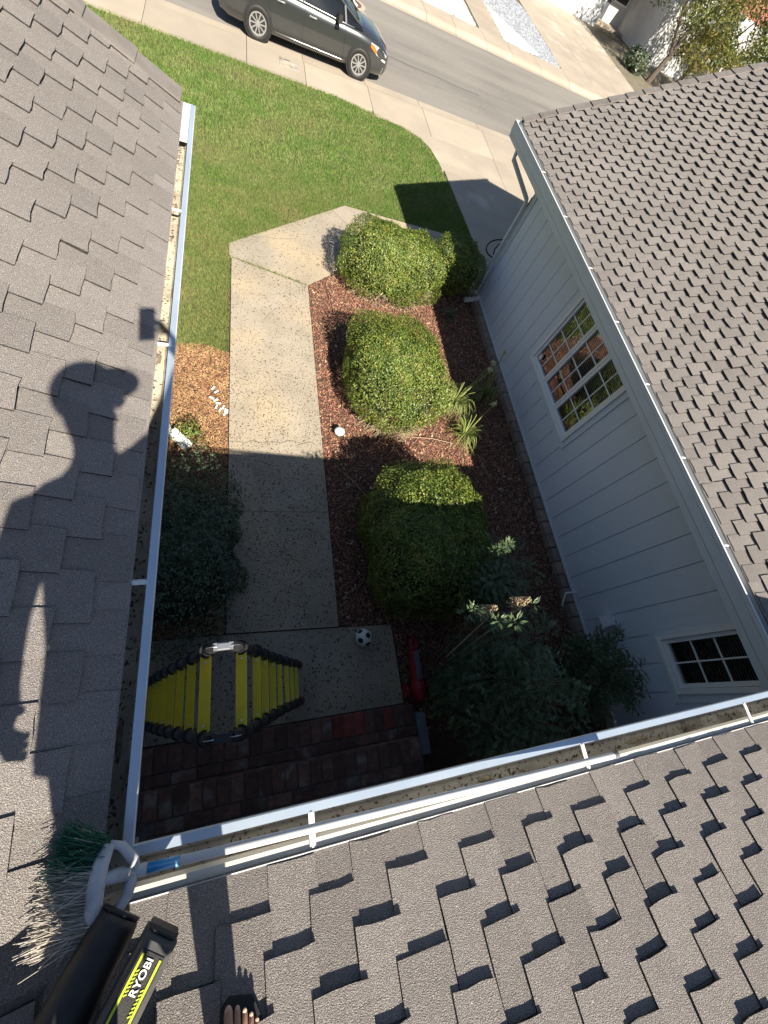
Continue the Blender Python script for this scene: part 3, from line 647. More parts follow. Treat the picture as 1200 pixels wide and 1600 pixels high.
y = 0.371 - 0.305 * 11
while y < GYF:
    y1 = min(y + 0.305, GYF)
    for (p, q, r_, s_) in split(y + 0.0055, y1 - 0.0055, 0.135, 2.30):
        if q - p < 0.01: continue
        mb = MB(); mb.bbox(GX - 0.004 , GX + 0.013, p, q, r_, s_); mb.build('siding_board', K['siding'], gwall)
    y += 0.305
mb = MB(); mb.bbox(GX - 0.02, GX + 0.005, -3, GYF + 0.02, 0.095, 0.13); mb.build('base_trim', K['trim'], garage)
mb = MB(); mb.bbox(GX - 0.022, GX - 0.003, GYF - 0.085, GYF + 0.022, 0.14, 2.32); mb.bbox(GX - 0.003, GX + 0.09, GYF + 0.003, GYF + 0.022, 0.14, 2.32); mb.build('corner_trim', K['grey_paint'], garage)
ledge = MB(); ledge.bbox(4.385, GX + 0.01, -3, GYF, -0.1, 0.06); ledge = ledge.build('foundation_ledge', K['mortar'], garage)
yy = -1.4; rb = random.Random(5)
while yy < GYF - 0.05:
    l = 0.205 + rb.uniform(-0.012, 0.012); mb = MB()
    mb.chamfer(((4.37 + 4.475) / 2 + rb.uniform(-.006, .006), yy + l / 2, 0.035), (0.115, l - 0.014, 0.115 + rb.uniform(-.012, .012)), 0.006, Matrix.Rotation(rb.uniform(-.03, .03), 3, 'Z'))
    mb.build('brick', K['ledge_brick'], ledge); yy += l
# soffit and gutter
mb = MB(); mb.bbox(4.13, GX + 0.01, -3, RY1 - 0.05, 2.20, 2.22); mb.bbox(4.128, 4.148, -3, RY1 - 0.03, 2.22, 2.41); mb.build('soffit', K['grey_paint'], garage)
gg = gutter(garage, (4.015, -0.62, 2.40), (4.015, 7.64, 2.40), (-1, 0, 0), (K['grey_paint'], K['white_metal']), (1.3, 2.2, 3.1, 4.0, 4.9, 5.9, 6.9), False, 9,
             [(0, 0), (0.001, -0.035), (-0.006, -0.045), (-0.006, -0.13), (-0.018, -0.145), (-0.018, -0.205), (-0.112, -0.205), (-0.112, 0.0), (-0.109, 0.0), (-0.109, -0.112), (-0.022, -0.112), (-0.018, 0)])
end_cap(gg, (4.015, 7.64, 2.40), (-1, 0, 0), K['grey_paint'])
mb = MB(); mb.bbox(4.0135, 4.0315, -0.62, 7.63, 2.4005, 2.4025); mb.build('lip', K['white_metal'], gg)
mb = MB(); mb.tube([(4.085, 7.27, 2.20), (4.085, 7.25, 2.08), (4.42, 6.86, 1.80), (4.44, 6.845, 1.75), (4.44, 6.845, 0.16)], 0.035, 4); mb.build('downspout', K['grey_paint'], garage)
mb = MB(); mb.tube([(4.47, 6.62, 0.17), (4.40, 6.62, 0.10), (4.17, 6.60, 0.05)], 0.045, 4); mb.build('downspout_elbow', K['white_metal'], garage)
UR = 3.5 * math.hypot(1, SR)
deckR = [(0, 0), (RY1 + 3, 0), (RY1 + 3, UR), (0, UR)]
rr, WR = roof('roof_slope', garage, (EXR, -3, EZR), (0, 1, 0), (1, 0, SR), 0, RY1 + 3, UR, deckR, 0.0108, lambda a, w, u, c: c.y < RY1 - w / 2 + 0.01 and not (c.x < 4.5 and c.y < -0.7), 300, 31)
cap_row(rr, (EXR + 0.02, RY1 - 0.03, EZR + 0.03), (1, 0, SR), (-SR, 0, 1), 15, 0.26, 0.15, 8)
mb = MB(); mb.add([(xrg, -3, zrg), (xrg, RY1, zrg), (xrg + 3.5, RY1, EZR), (xrg + 3.5, -3, EZR)], [(0, 1, 2, 3)]); mb.build('rear_roof_slope', K['shingle'], garage)
mb = MB(); mb.sweep([(0, 0), (0, -0.15), (0.02, -0.15), (0.02, 0)], (EXR + 0.02, RY1 - 0.045, EZR - 0.02), (xrg, RY1 - 0.045, zrg - 0.04), (0, 1, 0), (0, 0, 1)); mb.build('rake_board', K['grey_paint'], garage)
mb = MB(); mb.bbox(5.1, 9.9, GYF + 0.0, GYF + 0.03, -0.1, 2.15); mb.build('garage_door', K['vinyl'], garage)
# windows
def window(parent, y0, y1, z0, z1, sashes, cols, rows, blind_from):
    f = MB(); x0, x1 = GX - 0.045, GX + 0.06; b = 0.05
    f.bbox(x0, x1, y0, y1, z0, z0 + b); f.bbox(x0, x1, y0, y1, z1 - b, z1)
    f.bbox(x0, x1, y0, y0 + b, z0 + b, z1 - b); f.bbox(x0, x1, y1 - b, y1, z0 + b, z1 - b)
    f.bbox(x0 - 0.012, x0, y0 - 0.004, y1 + 0.004, z0 - 0.004, z0 + 0.022)
    w = f.build('window', K['vinyl'], parent)
    sy0, sy1, sz0, sz1 = y0 + b, y1 - b, z0 + b, z1 - b; sw = (sy1 - sy0) / sashes
    for s in range(sashes):
        a0, a1 = sy0 + s * sw + 0.004, sy0 + (s + 1) * sw - 0.004; m = MB(); q = 0.042; X0, X1 = GX - 0.022, GX + 0.03
        m.bbox(X0, X1, a0, a1, sz0, sz0 + q); m.bbox(X0, X1, a0, a1, sz1 - q, sz1); m.bbox(X0, X1, a0, a0 + q, sz0 + q, sz1 - q); m.bbox(X0, X1, a1 - q, a1, sz0 + q, sz1 - q)
        m.build('sash', K['vinyl'], w)
        m = MB(); m.add([(GX + 0.008, a0 + q, sz0 + q), (GX + 0.008, a1 - q, sz0 + q), (GX + 0.008, a1 - q, sz1 - q), (GX + 0.008, a0 + q, sz1 - q)], [(0, 3, 2, 1)]); m.build('pane', K['pane'], w)
        hy = (a1 - a0 - 2 * q); hz = (sz1 - sz0 - 2 * q)
        for c in range(1, cols):
            m = MB(); yc = a0 + q + hy * c / cols; m.bbox(GX - 0.001, GX + 0.006, yc - 0.008, yc + 0.008, sz0 + q, sz1 - q); m.build('muntin', K['vinyl'], w)
        for c in range(1, rows):
            m = MB(); zc = sz0 + q + hz * c / rows; m.bbox(GX + 0.0, GX + 0.0065, a0 + q, a1 - q, zc - 0.008, zc + 0.008); m.build('muntin', K['vinyl'], w)
    m = MB(); z = sz0 + blind_from
    while z < z1:
        m.box((GX + 0.07, (y0 + y1) / 2, z), (0.024, y1 - y0 - 0.1, 0.002), Matrix.Rotation(0.9, 3, 'Y')); z += 0.026
    m.build('blind', K['blind'], w)
    m = MB(); m.bbox(GX + 0.1, GX + 0.9, y0 - 0.02, y0 - 0.01, z0 - 0.1, 2.34); m.bbox(GX + 0.1, GX + 0.9, y1 + 0.01, y1 + 0.02, z0 - 0.1, 2.34); m.bbox(GX + 0.9, GX + 0.91, y0 - 0.02, y1 + 0.02, z0 - 0.1, 2.34)
    m.bbox(GX + 0.1, GX + 0.9, y0, y1, z0 - 0.11, z0 - 0.1); m.build('room_lining', K['door_dark'], w)
    m = MB(); cw = 0.085
    m.bbox(GX - 0.022, GX - 0.006, y0 - cw, y1 + cw, z0 - cw, z0 - 0.002); m.bbox(GX - 0.0215, GX - 0.006, y0 - cw, y0 - 0.002, z0, 2.30); m.bbox(GX - 0.0215, GX - 0.006, y1 + 0.002, y1 + cw, z0, 2.30)
    m.build('casing', K['siding'], w)
    return w
w1 = window(garage, *WIN[0], 3, 2, 4, 0.36)
w2 = window(garage, *WIN[1], 1, 2, 3, 0.12)
mb = MB(); mb.bbox(GX - 0.024, GX - 0.0225, 4.28, 4.345, 0.93, 1.01); mb.build('window_sticker', K['white_print'], w1)
# small fittings on the wall
v = MB(); v.box((GX - 0.055, 0.31, 0.56), (0.11, 0.15, 0.13), Matrix.Rotation(0.3, 3, 'Y'), taper=0.8); v.build('vent_hood', K['trim'], garage)
v = MB(); v.tube([(GX - 0.01, 0.77, 0.17), (4.31, 0.77, 0.17), (4.30, 0.765, 0.16), (4.30, 0.62, 0.03)], 0.012, 8); v.build('pipe', K['vinyl'], garage)

# ------------------------------------------------------------------ house across the street
fh = thing('far_house', 'white stucco house with dark recessed entry across the street', 'house')
mb = MB(); mb.bbox(14.8, 20.6, 35.2, 45, -0.4, 2.9); mb.bbox(20.6, 23.4, 37.2, 45, -0.4, 2.9); mb.bbox(23.4, 34, 33.4, 45, -0.4, 2.9); mb.build('wall', K['stucco'], fh)
mb = MB(); mb.bbox(15.4, 20.0, 35.14, 35.2, -0.35, 2.2); gd = mb.build('garage_door', K['vinyl'], fh)
for k in range(4):
    mb = MB(); mb.bbox(15.45, 19.95, 35.10, 35.14, -0.33 + k * 0.63, 0.27 + k * 0.63); mb.build('door_panel', K['vinyl'], gd)
mb = MB(); mb.bbox(20.9, 22.0, 37.14, 37.2, -0.3, 2.3); mb.build('door', K['door_dark'], fh)
mb = MB(); mb.bbox(20.62, 23.38, 36.2, 37.13, -0.4, -0.24); mb.build('entry_step', K['concrete_clean'], fh)
mb = MB(); mb.bbox(22.2, 23.2, 37.15, 37.2, 0.6, 2.0); wn = mb.build('window', K['vinyl'], fh)
mb = MB(); mb.bbox(22.28, 23.12, 37.14, 37.15, 0.68, 1.92); mb.build('pane', K['glass'], wn)
mb = MB(); mb.add([(14.2, 34.5, 2.9), (35, 34.5, 2.9), (35, 39.7, 5.0), (14.2, 39.7, 5.0), (35, 45, 2.9), (14.2, 45, 2.9)], [(0, 1, 2, 3), (3, 2, 4, 5), (0, 3, 5), (1, 4, 2)]); mb.build('roof', K['terracotta'], fh)
# ================================================================== plants
def unit(n):
    v = rng.normal(size=(n, 3)); return v / np.linalg.norm(v, axis=1)[:, None]
def leaf_quads(P, Nn, L, W, spread=0.6, fold=0.25):
    """small folded leaves at points P, roughly facing Nn"""
    n = len(P); A = Nn + spread * unit(n); A /= np.linalg.norm(A, axis=1)[:, None]
    T = np.cross(A, unit(n)); T /= np.linalg.norm(T, axis=1)[:, None] + 1e-9; B = np.cross(A, T)
    l = (L * rng.uniform(0.65, 1.25, n))[:, None]; w = (W * rng.uniform(0.7, 1.2, n))[:, None]
    V = np.stack([P - T * l * 0.5, P + B * w * 0.5 + A * w * fold, P + T * l * 0.5, P - B * w * 0.5 + A * w * fold], 1).reshape(-1, 3)
    i = (np.arange(n) * 4)[:, None]; return V, np.concatenate([i + np.array([[0, 1, 2]]), i + np.array([[0, 2, 3]])])
def bush(name, label, cat, c, r, h, n, e=2.5, leaf=(0.029, 0.017), m='box_leaf', group=None, seed=1, twigs=0, z0=None, lumps=0.07, core=0.78):
    z0 = g(c[1]) if z0 is None else z0
    t = thing(name, label, cat, group, None, (c[0], c[1], z0)); rr = np.random.default_rng(seed)
    def surf(D, k=1.0):
        s = (np.abs(D[:, 0] / r[0]) ** e + np.abs(D[:, 1] / r[1]) ** e + np.abs(D[:, 2] / (h / 2)) ** e) ** (-1 / e)
        f = np.array([1 + lumps * 2 * mnoise.noise(Vector((d[0] * 2.2 + seed, d[1] * 2.2, d[2] * 2.2))) + lumps * mnoise.noise(Vector((d[0] * 6, d[1] * 6 + seed, d[2] * 6))) for d in D])
        return D * (s * f * k)[:, None] + np.array([0, 0, h / 2])
    # solid dark core, added to stop light passing straight through the leaves
    mb = MB(); mb.ball((0, 0, 0), 1.0, 20, 12); D = np.array(mb.v); D /= np.linalg.norm(D, axis=1)[:, None]
    mb.v = [tuple(p) for p in surf(D, core)]; mb.build('dark_core', K['bushcore'], t, True)
    D = unit(n); D[:, 2] = np.where(D[:, 2] < -0.55, -D[:, 2], D[:, 2])
    # even the density over the flattened shape
    n2 = n; depth = 1.0 - np.abs(rng.normal(0, 0.075, n))
    P = surf(D, 1.0) ; ctr = np.array([0, 0, h / 2]); P = ctr + (P - ctr) * depth[:, None]
    Nn = np.stack([D[:, 0] / r[0] ** 1.2, D[:, 1] / r[1] ** 1.2, D[:, 2] / (h / 2) ** 1.2], 1); Nn /= np.linalg.norm(Nn, axis=1)[:, None]
    # stray shoots
    k = int(n * 0.05); q = rng.integers(0, n, k); P[q] += Nn[q] * rng.uniform(0.0, 0.05, k)[:, None]
    V, F = leaf_quads(P, Nn, leaf[0], leaf[1], 0.75); V[:, 2] = np.maximum(V[:, 2], 0.005)
    raw_mesh('foliage', V, F, K[m], t)
    mb = MB(); a = random.Random(seed)
    for i in range(5):
        an = a.uniform(0, 6.28); mb.tube([(0.06 * math.cos(an), 0.06 * math.sin(an), -0.03), (r[0] * 0.5 * math.cos(an), r[1] * 0.5 * math.sin(an), h * 0.55)], [0.022, 0.008], 5)
    mb.build('stem', K['bark'], t)
    if twigs:
        mb = MB()
        for i in range(twigs):
            an = a.uniform(-2.5, -0.35); q = Vector((r[0] * 0.9 * math.cos(an), r[1] * 0.93 * math.sin(an), a.uniform(0.02, h * 0.30)))
            d = Vector((math.cos(an) * a.uniform(0.3, 1), math.sin(an) * a.uniform(0.3, 1), a.uniform(-0.5, 0.4))) * a.uniform(0.06, 0.16) + Vector((a.uniform(-.08, .08), 0, 0))
            mb.tube([q - d * 0.5, q + d * 0.3 + Vector((0, 0, 0.01)), q + d * 0.9], [0.0045, 0.004, 0.0025], 3)
        mb.build('bare_twigs', K['twig'], t)
    return t
bush('boxwood_bush', 'clipped yellow-green round bush standing alone in full sun in the middle of the red mulch', 'bush', (2.15, 4.08), (0.71, 0.90), 0.92, 46000, e=3.5, seed=3, twigs=420, group='clipped bushes in the mulch bed')
bush('boxwood_bush', 'clipped sunlit bush at the top of the mulch bed overhanging the path corner', 'bush', (2.52, 6.60), (0.94, 0.62), 0.92, 46000, e=3.3, seed=5, twigs=260, group='clipped bushes in the mulch bed')
bush('boxwood_bush', 'shaded dark bush wedged between the sunlit upper bush and the grey wall corner', 'bush', (3.90, 7.02), (0.54, 0.52), 0.88, 16000, seed=8, group='clipped bushes in the mulch bed')
bush('boxwood_bush', 'large bush mostly in shade with only its far top edge sunlit, near the football', 'bush', (2.11, 1.48), (0.72, 0.92), 1.1, 48000, e=3.0, seed=13, twigs=20, group='clipped bushes in the mulch bed')
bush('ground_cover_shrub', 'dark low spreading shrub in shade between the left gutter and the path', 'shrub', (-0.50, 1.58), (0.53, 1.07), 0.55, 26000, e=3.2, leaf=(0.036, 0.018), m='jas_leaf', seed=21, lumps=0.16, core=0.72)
bush('young_shrub', 'small yellow-green seedling shrub on tan bark beside the white downspout shoe', 'shrub', (-0.53, 3.05), (0.16, 0.15), 0.2, 420, leaf=(0.035, 0.016), seed=31, lumps=0.3, core=0.3)
bush('young_shrub', 'tiny low weed in the shaded mulch near the far wall corner', 'plant', (3.72, 6.05), (0.17, 0.15), 0.16, 350, leaf=(0.04, 0.018), m='jas_leaf', seed=33, lumps=0.3, core=0.3)

def nandina(name, label, cat, c, r, h, stems, fronds, seed, tips=(), group=None):
    a = np.random.default_rng(seed); z0 = g(c[1]); t = thing(name, label, cat, group, None, (c[0], c[1], z0)); st = MB(); PV = []; PF = []; o = 0
    tops = []
    for s in range(stems):
        an = a.uniform(0, 6.28); q = math.sqrt(a.uniform(0, 1)); q *= a.choice((0.85, 1.0, 1.0, 1.28)); tops.append((r[0] * q * math.cos(an), r[1] * q * math.sin(an), h * a.uniform(0.55, 1.04) * (1 - 0.22 * q)))
    for tp in tops:
        b = (tp[0] * 0.35, tp[1] * 0.35, 0); mid = (tp[0] * 0.6, tp[1] * 0.6, tp[2] * 0.6)
        st.tube([b, mid, tp], [0.009, 0.007, 0.004], 5)
        for k in range(fronds):
            u = a.uniform(0.3, 1.0); base = np.array(b) * (1 - u) + np.array(tp) * u; an = a.uniform(0, 6.28); el = a.uniform(-0.15, 0.75); ln = a.uniform(0.13, 0.24)
            ax = np.array([math.cos(an) * math.cos(el), math.sin(an) * math.cos(el), math.sin(el)]); sd = np.cross(ax, [0, 0, 1]); sd /= np.linalg.norm(sd); up = np.cross(sd, ax)
            for j in range(15):
                v = 0.3 + 0.7 * (j // 2) / 7; sg = 1 if j % 2 else -1
                p = base + ax * ln * v - np.array([0, 0, 0.12 * ln * v * v]) + sd * sg * 0.022 * (1 - 0.4 * v)
                dr = ax * 0.7 + sd * sg * a.uniform(0.5, 1.1) + up * a.uniform(-0.45, 0.15); dr /= np.linalg.norm(dr); L = a.uniform(0.038, 0.07); W = L * 0.27
                nn = np.cross(dr, up); nn = nn / (np.linalg.norm(nn) + 1e-9); tw = up * a.uniform(-0.4, 0.4)
                PV.append([p, p + dr * L * 0.45 + (nn + tw) * W * 0.5, p + dr * L - up * 0.008, p + dr * L * 0.45 - (nn + tw) * W * 0.5]); PF += [(o, o + 1, o + 2), (o, o + 2, o + 3)]; o += 4
    st.build('stem', K['bark'], t)
    raw_mesh('foliage', np.array(PV).reshape(-1, 3), np.array(PF), K['nan_leaf'], t)
    for (x, y, z, kind) in tips:
        q = Vector((x - c[0], y - c[1], z - z0)); mb = MB()
        mb.tube([(q.x * 0.6, q.y * 0.6, h * 0.5), tuple(q * 0.93), tuple(q)], [0.006, 0.004, 0.002], 5)
        if kind == 'panicle':
            for k in range(110):
                u = k / 110; w = 0.055 * (1 - u * 0.8); an = a.uniform(0, 6.28); p = q + Vector((math.cos(an) * w, math.sin(an) * w, -0.17 + 0.2 * u))
                mb.tube([q + Vector((0, 0, -0.19 + 0.2 * u)), p], [0.0015, 0.001], 3); mb.ball(p, 0.0055, 5, 4)
            mb.build('flower_panicle', K['straw'], t)
        else:
            VV = []; FF = []; oo = 0
            for k in range(34):
                an = a.uniform(0, 6.28); d = Vector((math.cos(an), math.sin(an), a.uniform(-0.2, 0.9))).normalized(); L = a.uniform(0.035, 0.062); s2 = d.cross(Vector((0, 0, 1))).normalized() * L * 0.14
                p = q + d * 0.02 + Vector((0, 0, a.uniform(-0.14, 0.02)))
                VV += [p, p + d * L * 0.45 + s2, p + d * L, p + d * L * 0.45 - s2]; FF += [(oo, oo + 1, oo + 2), (oo, oo + 2, oo + 3)]; oo += 4
            mb.add(VV, FF); mb.build('leafy_tip', K['nan_leaf'], t)
nandina('nandina_shrub', 'feathery narrow-leaved shrub touching the shaded clipped bush, one leafy tip sunlit', 'shrub', (2.58, 0.86), (0.30, 0.32), 1.72, 24, 13, 41, [(2.09, 0.88, 1.88, 'leaf'), (2.27, 0.96, 1.80, 'leaf'), (2.16, 0.90, 1.90, 'leaf')], 'feathery shrubs by the steps')
nandina('nandina_shrub', 'largest feathery shrub with pale flower plumes, beside the red toy and brick steps', 'shrub', (2.28, -0.20), (0.48, 0.62), 2.02, 66, 15, 43, [(1.80, 0.36, 2.40, 'panicle'), (1.52, 0.24, 2.44, 'leaf'), (1.42, 0.33, 2.36, 'leaf'), (1.62, 0.22, 2.46, 'leaf'), (1.56, 0.33, 2.36, 'panicle'), (1.90, 0.33, 2.34, 'leaf')], 'feathery shrubs by the steps')
nandina('nandina_shrub', 'feathery shrub leaning on the grey wall below the small window', 'shrub', (3.92, -0.20), (0.36, 0.48), 1.22, 34, 15, 47, [], 'feathery shrubs by the steps')

def strap_plant(name, label, c, n, L, stalks, seed, group):
    a = random.Random(seed); t = thing(name, label, 'plant', group, None, (c[0], c[1], 0)); mb = MB()
    for i in range(n):
        an = a.uniform(0, 6.28); l = L * a.uniform(0.6, 1.15); up = a.uniform(0.15, 1.0); w = a.uniform(0.005, 0.010); s = Vector((-math.sin(an), math.cos(an), 0)); P = []
        for k in range(6):
            u = k / 5; rr = l * u * 0.75; z = l * up * 0.75 * math.sin(u * 2.75) + 0.02; P.append((Vector((math.cos(an) * rr, math.sin(an) * rr, max(z, 0.01))), w * (1 - u * 0.85)))
        V = []; F = []
        for k, (p, ww) in enumerate(P): V += [p - s * ww, p + s * ww]
        for k in range(5): F.append((2 * k, 2 * k + 1, 2 * k + 3, 2 * k + 2))
        mb.add(V, F)
    mb.build('leaves', K['strap_leaf'], t)
    for (x, y, z) in stalks:
        mb = MB(); q = Vector((x - c[0], y - c[1], z)); mb.tube([(0, 0, 0.02), q * 0.5 + Vector((0, 0, 0.06)), q], [0.013, 0.011, 0.010], 6); sk = mb.build('flower_stalk', K['strap_leaf'], t)
        mb = MB()
        for k in range(34):
            d = Vector((a.gauss(0, 1), a.gauss(0, 1), a.gauss(0.3, 1))).normalized(); mb.tube([q, q + d * a.uniform(0.03, 0.06)], [0.002, 0.008], 4)
        mb.build('flower_head', K['flower'], sk)
strap_plant('agapanthus', 'sunlit leafy clump with two long stalks and pale flower heads leaning to the wall', (3.28, 3.95), 150, 0.50, [(3.86, 4.42, 0.60), (3.80, 4.30, 0.56)], 3, 'strap-leaved flower clumps')
strap_plant('agapanthus', 'lower spiky clump with one short seed head beside the sunlit mulch edge', (3.36, 3.36), 120, 0.46, [(3.68, 3.62, 0.55)], 5, 'strap-leaved flower clumps')
strap_plant('agapanthus', 'shaded strap-leaved clump against the brick ledge behind the flower heads', (3.98, 4.25), 110, 0.46, [(4.20, 4.75, 0.55)], 9, 'strap-leaved flower clumps')
bush('leafy_seedling', 'sunlit bright green leafy seedling beside the middle bush among the flower stalks', 'plant', (3.02, 3.98), (0.2, 0.2), 0.42, 520, leaf=(0.06, 0.036), m='strap_leaf', seed=61, lumps=0.3, core=0.3)
# pale cut stalks lying on the mulch
for i, (x0, y0, x1, y1, lb) in enumerate(((2.45, 3.28, 3.15, 3.22, 'long pale dry stalk lying between the middle bush and the spiky clump'), (1.35, 2.62, 1.62, 2.28, 'thin pale straw lying on shaded mulch beside the path below the white lamp'),
                                      (3.55, 3.05, 3.66, 2.62, 'thin curved dry stalk on shaded mulch under the spiky clump'))):
    mb = MB(); mb.tube([(x0, y0, 0.03), ((x0 + x1) / 2, (y0 + y1) / 2 + 0.02, 0.045), (x1, y1, 0.03)], 0.005, 5); tag(mb.build('dry_stalk', K['straw'], None), lb, 'stalk', 'dry stalks on the mulch')

# street tree across the road
tr = thing('street_tree', 'yellowing leafy tree with leaning dark trunks before the white house across the street', 'tree', None, None, (22.2, 29.6, -0.36))
mb = MB()
for pts, r_ in (([(0, 0, -0.1), (0.3, 0, 1.2), (0.5, 0.1, 2.2), (1.6, 0.2, 3.6), (2.2, 0.3, 5.0)], [0.17, 0.13, 0.11, 0.07, 0.03]), ([(0.3, 0, 1.2), (-0.5, 0.2, 2.6), (-0.8, 0.3, 4.2)], [0.10, 0.07, 0.03]),
                ([(1.9, 0.3, -0.1), (2.3, 0.3, 1.0), (3.4, 0.4, 2.2), (4.6, 0.2, 3.0)], [0.13, 0.10, 0.08, 0.03]), ([(2.3, 0.3, 1.0), (2.2, 0.6, 2.4), (2.6, 0.5, 4.4)], [0.09, 0.07, 0.03]), ([(3.4, 0.4, 2.2), (4.0, 0, 3.8)], [0.07, 0.02])):
    mb.tube(pts, r_, 7)
mb.build('trunk', K['bark'], tr)
PP = []; NN_ = []
cl = np.random.default_rng(77)
cents = []
for k in range(190):
    cx = cl.uniform(-1.9, 7.5); cz = cl.uniform(1.5, 6.0) + 0.03 * (cx - 2) ** 2 * 0; cy = cl.normal(0.2, 0.9)
    if cz < 2.4 and cx < 0.8: continue
    cents.append((cx, cy, cz))
for (cx, cy, cz) in cents:
    m_ = 120; D = unit(m_); q = np.array([cx, cy, cz]) + D * (cl.uniform(0.15, 0.62, m_) ** 0.7)[:, None] * np.array([1, 1, 0.75]); q[:, 2] -= 0.25 * cl.uniform(0, 1, m_); PP.append(q); NN_.append(D)
V, F = leaf_quads(np.concatenate(PP), np.concatenate(NN_), 0.21, 0.075, 1.0)
raw_mesh('crown', V, F, K['tree_leaf'], tr)
bush('low_shrub', 'dark green low shrub at the foot of the street tree', 'shrub', (21.2, 30.2), (0.7, 0.8), 0.8, 900, leaf=(0.14, 0.08), m='jas_leaf', seed=51, lumps=0.2, z0=-0.36)
# ================================================================== parked car
car = thing('parked_car', 'dark grey hatchback parked along the near kerb, facing right', 'car', None, None, (0, 0, 0))
CZ, CY = -0.45, 16.62
stn = [(-0.50, 0.60, 0.36, 0.78), (-0.45, 0.76, 0.28, 0.92), (-0.25, 0.85, 0.22, 1.02), (0.05, 0.875, 0.20, 1.06), (0.45, 0.885, 0.19, 1.05), (1.5, 0.89, 0.18, 0.99), (2.5, 0.885, 0.18, 0.94), (2.95, 0.88, 0.18, 0.92), (3.12, 0.875, 0.18, 0.90), (3.45, 0.85, 0.19, 0.84), (3.70, 0.80, 0.20, 0.75), (3.88, 0.70, 0.21, 0.66), (3.98, 0.52, 0.25, 0.58)]
V = []; F = []; half = lambda w, a, b: [(w * 0.86, a), (w * 0.97, a + 0.07), (w * 1.0, a + 0.25 * (b - a) + 0.02), (w * 0.985, a + 0.55 * (b - a)), (w * 1.0, a + 0.78 * (b - a)), (w * 0.975, b - 0.03), (w * 0.90, b + 0.005), (w * 0.45, b + 0.055)]
for (x, w, a, b) in stn:
    h_ = half(w, a, b); ring = [(-y, z) for y, z in h_] + [(y, z) for y, z in reversed(h_)]
    V += [(x, CY + y, CZ + z) for y, z in ring]
n = 16
for i in range(len(stn) - 1):
    for j in range(n): F.append((i * n + j, i * n + (j + 1) % n, (i + 1) * n + (j + 1) % n, (i + 1) * n + j))
F += [tuple(range(n)), tuple(range((len(stn) - 1) * n, len(stn) * n))]
mb = MB(); mb.add(V, F); body = mb.build('body', K['car'], car, True)
# glasshouse: side glass, windscreen, roof
gh = [(-0.36, 0.74, 0.98, 0.40, 1.02), (-0.15, 0.80, 1.04, 0.60, 1.34), (0.15, 0.83, 1.05, 0.64, 1.46), (0.8, 0.845, 1.03, 0.66, 1.545), (1.5, 0.85, 1.00, 0.66, 1.555), (1.95, 0.85, 0.98, 0.64, 1.51), (2.45, 0.845, 0.95, 0.62, 1.30), (2.95, 0.83, 0.93, 0.60, 1.02), (3.10, 0.80, 0.92, 0.58, 0.955)]
V = []; F = []
for (x, w, b, wr, r_) in gh:
    for s in (-1, 1): pass
    V += [(x, CY - w, CZ + b), (x, CY - wr - (w - wr) * 0.12, CZ + b + (r_ - b) * 0.9), (x, CY - wr * 0.75, CZ + r_), (x, CY, CZ + r_ + 0.02), (x, CY + wr * 0.75, CZ + r_), (x, CY + wr + (w - wr) * 0.12, CZ + b + (r_ - b) * 0.9), (x, CY + w, CZ + b)]
for i in range(len(gh) - 1):
    for j in range(6): F.append((i * 7 + j, i * 7 + j + 1, (i + 1) * 7 + j + 1, (i + 1) * 7 + j))
mb = MB(); mb.add(V, F); mb.build('window_glass', K['car_glass'], car, True)
def ghp(x, s, u):                                         # point on the glasshouse side: u = 0 belt .. 1 gutter
    for (a, b) in zip(gh[:-1], gh[1:]):
        if a[0] <= x <= b[0]:
            k = (x - a[0]) / (b[0] - a[0]); w, bz, wr, rz = [a[q] * (1 - k) + b[q] * k for q in (1, 2, 3, 4)]
            y0, y1 = w, wr + (w - wr) * 0.12; return Vector((x, CY + s * (y0 + (y1 - y0) * u + 0.006), CZ + bz + (rz - bz) * 0.9 * u))
mb = MB()                                                 # roof skin
V = []; F = []; k = 0
for (x, w, b, wr, r_) in gh[1:6]:
    V += [(x, CY - wr - (w - wr) * 0.13, CZ + b + (r_ - b) * 0.9 + 0.006), (x, CY - wr * 0.75, CZ + r_ + 0.008), (x, CY, CZ + r_ + 0.028), (x, CY + wr * 0.75, CZ + r_ + 0.008), (x, CY + wr + (w - wr) * 0.13, CZ + b + (r_ - b) * 0.9 + 0.006)]
for i in range(4):
    for j in range(4): F.append((i * 5 + j, i * 5 + j + 1, (i + 1) * 5 + j + 1, (i + 1) * 5 + j))
mb.add(V, F); mb.build('roof', K['car'], car, True)
mb = MB()
for s in (-1, 1):
    for xa, xb, w in ((0.02, 0.16, 0.05), (1.52, 1.50, 0.045), (2.62, 2.55, 0.03)): mb.tube([ghp(xa, s, 0.02), ghp(xb, s, 0.98)], w, 4)
    P = [ghp(x, s, 0.97) for x in (1.9, 2.2, 2.45, 2.7, 2.94, 3.08)]; mb.tube(P, 0.035, 5)
mb.build('pillar', K['car'], car)
mb = MB()
for s in (-1, 1): mb.tube([ghp(x, s, 0.0) for x in (0.0, 0.5, 1.0, 1.5, 2.0, 2.5, 2.85)], 0.011, 8)
mb.build('belt_highlight', K['chrome'], car, True)  # bright strip added for the sun's reflection along the beltline
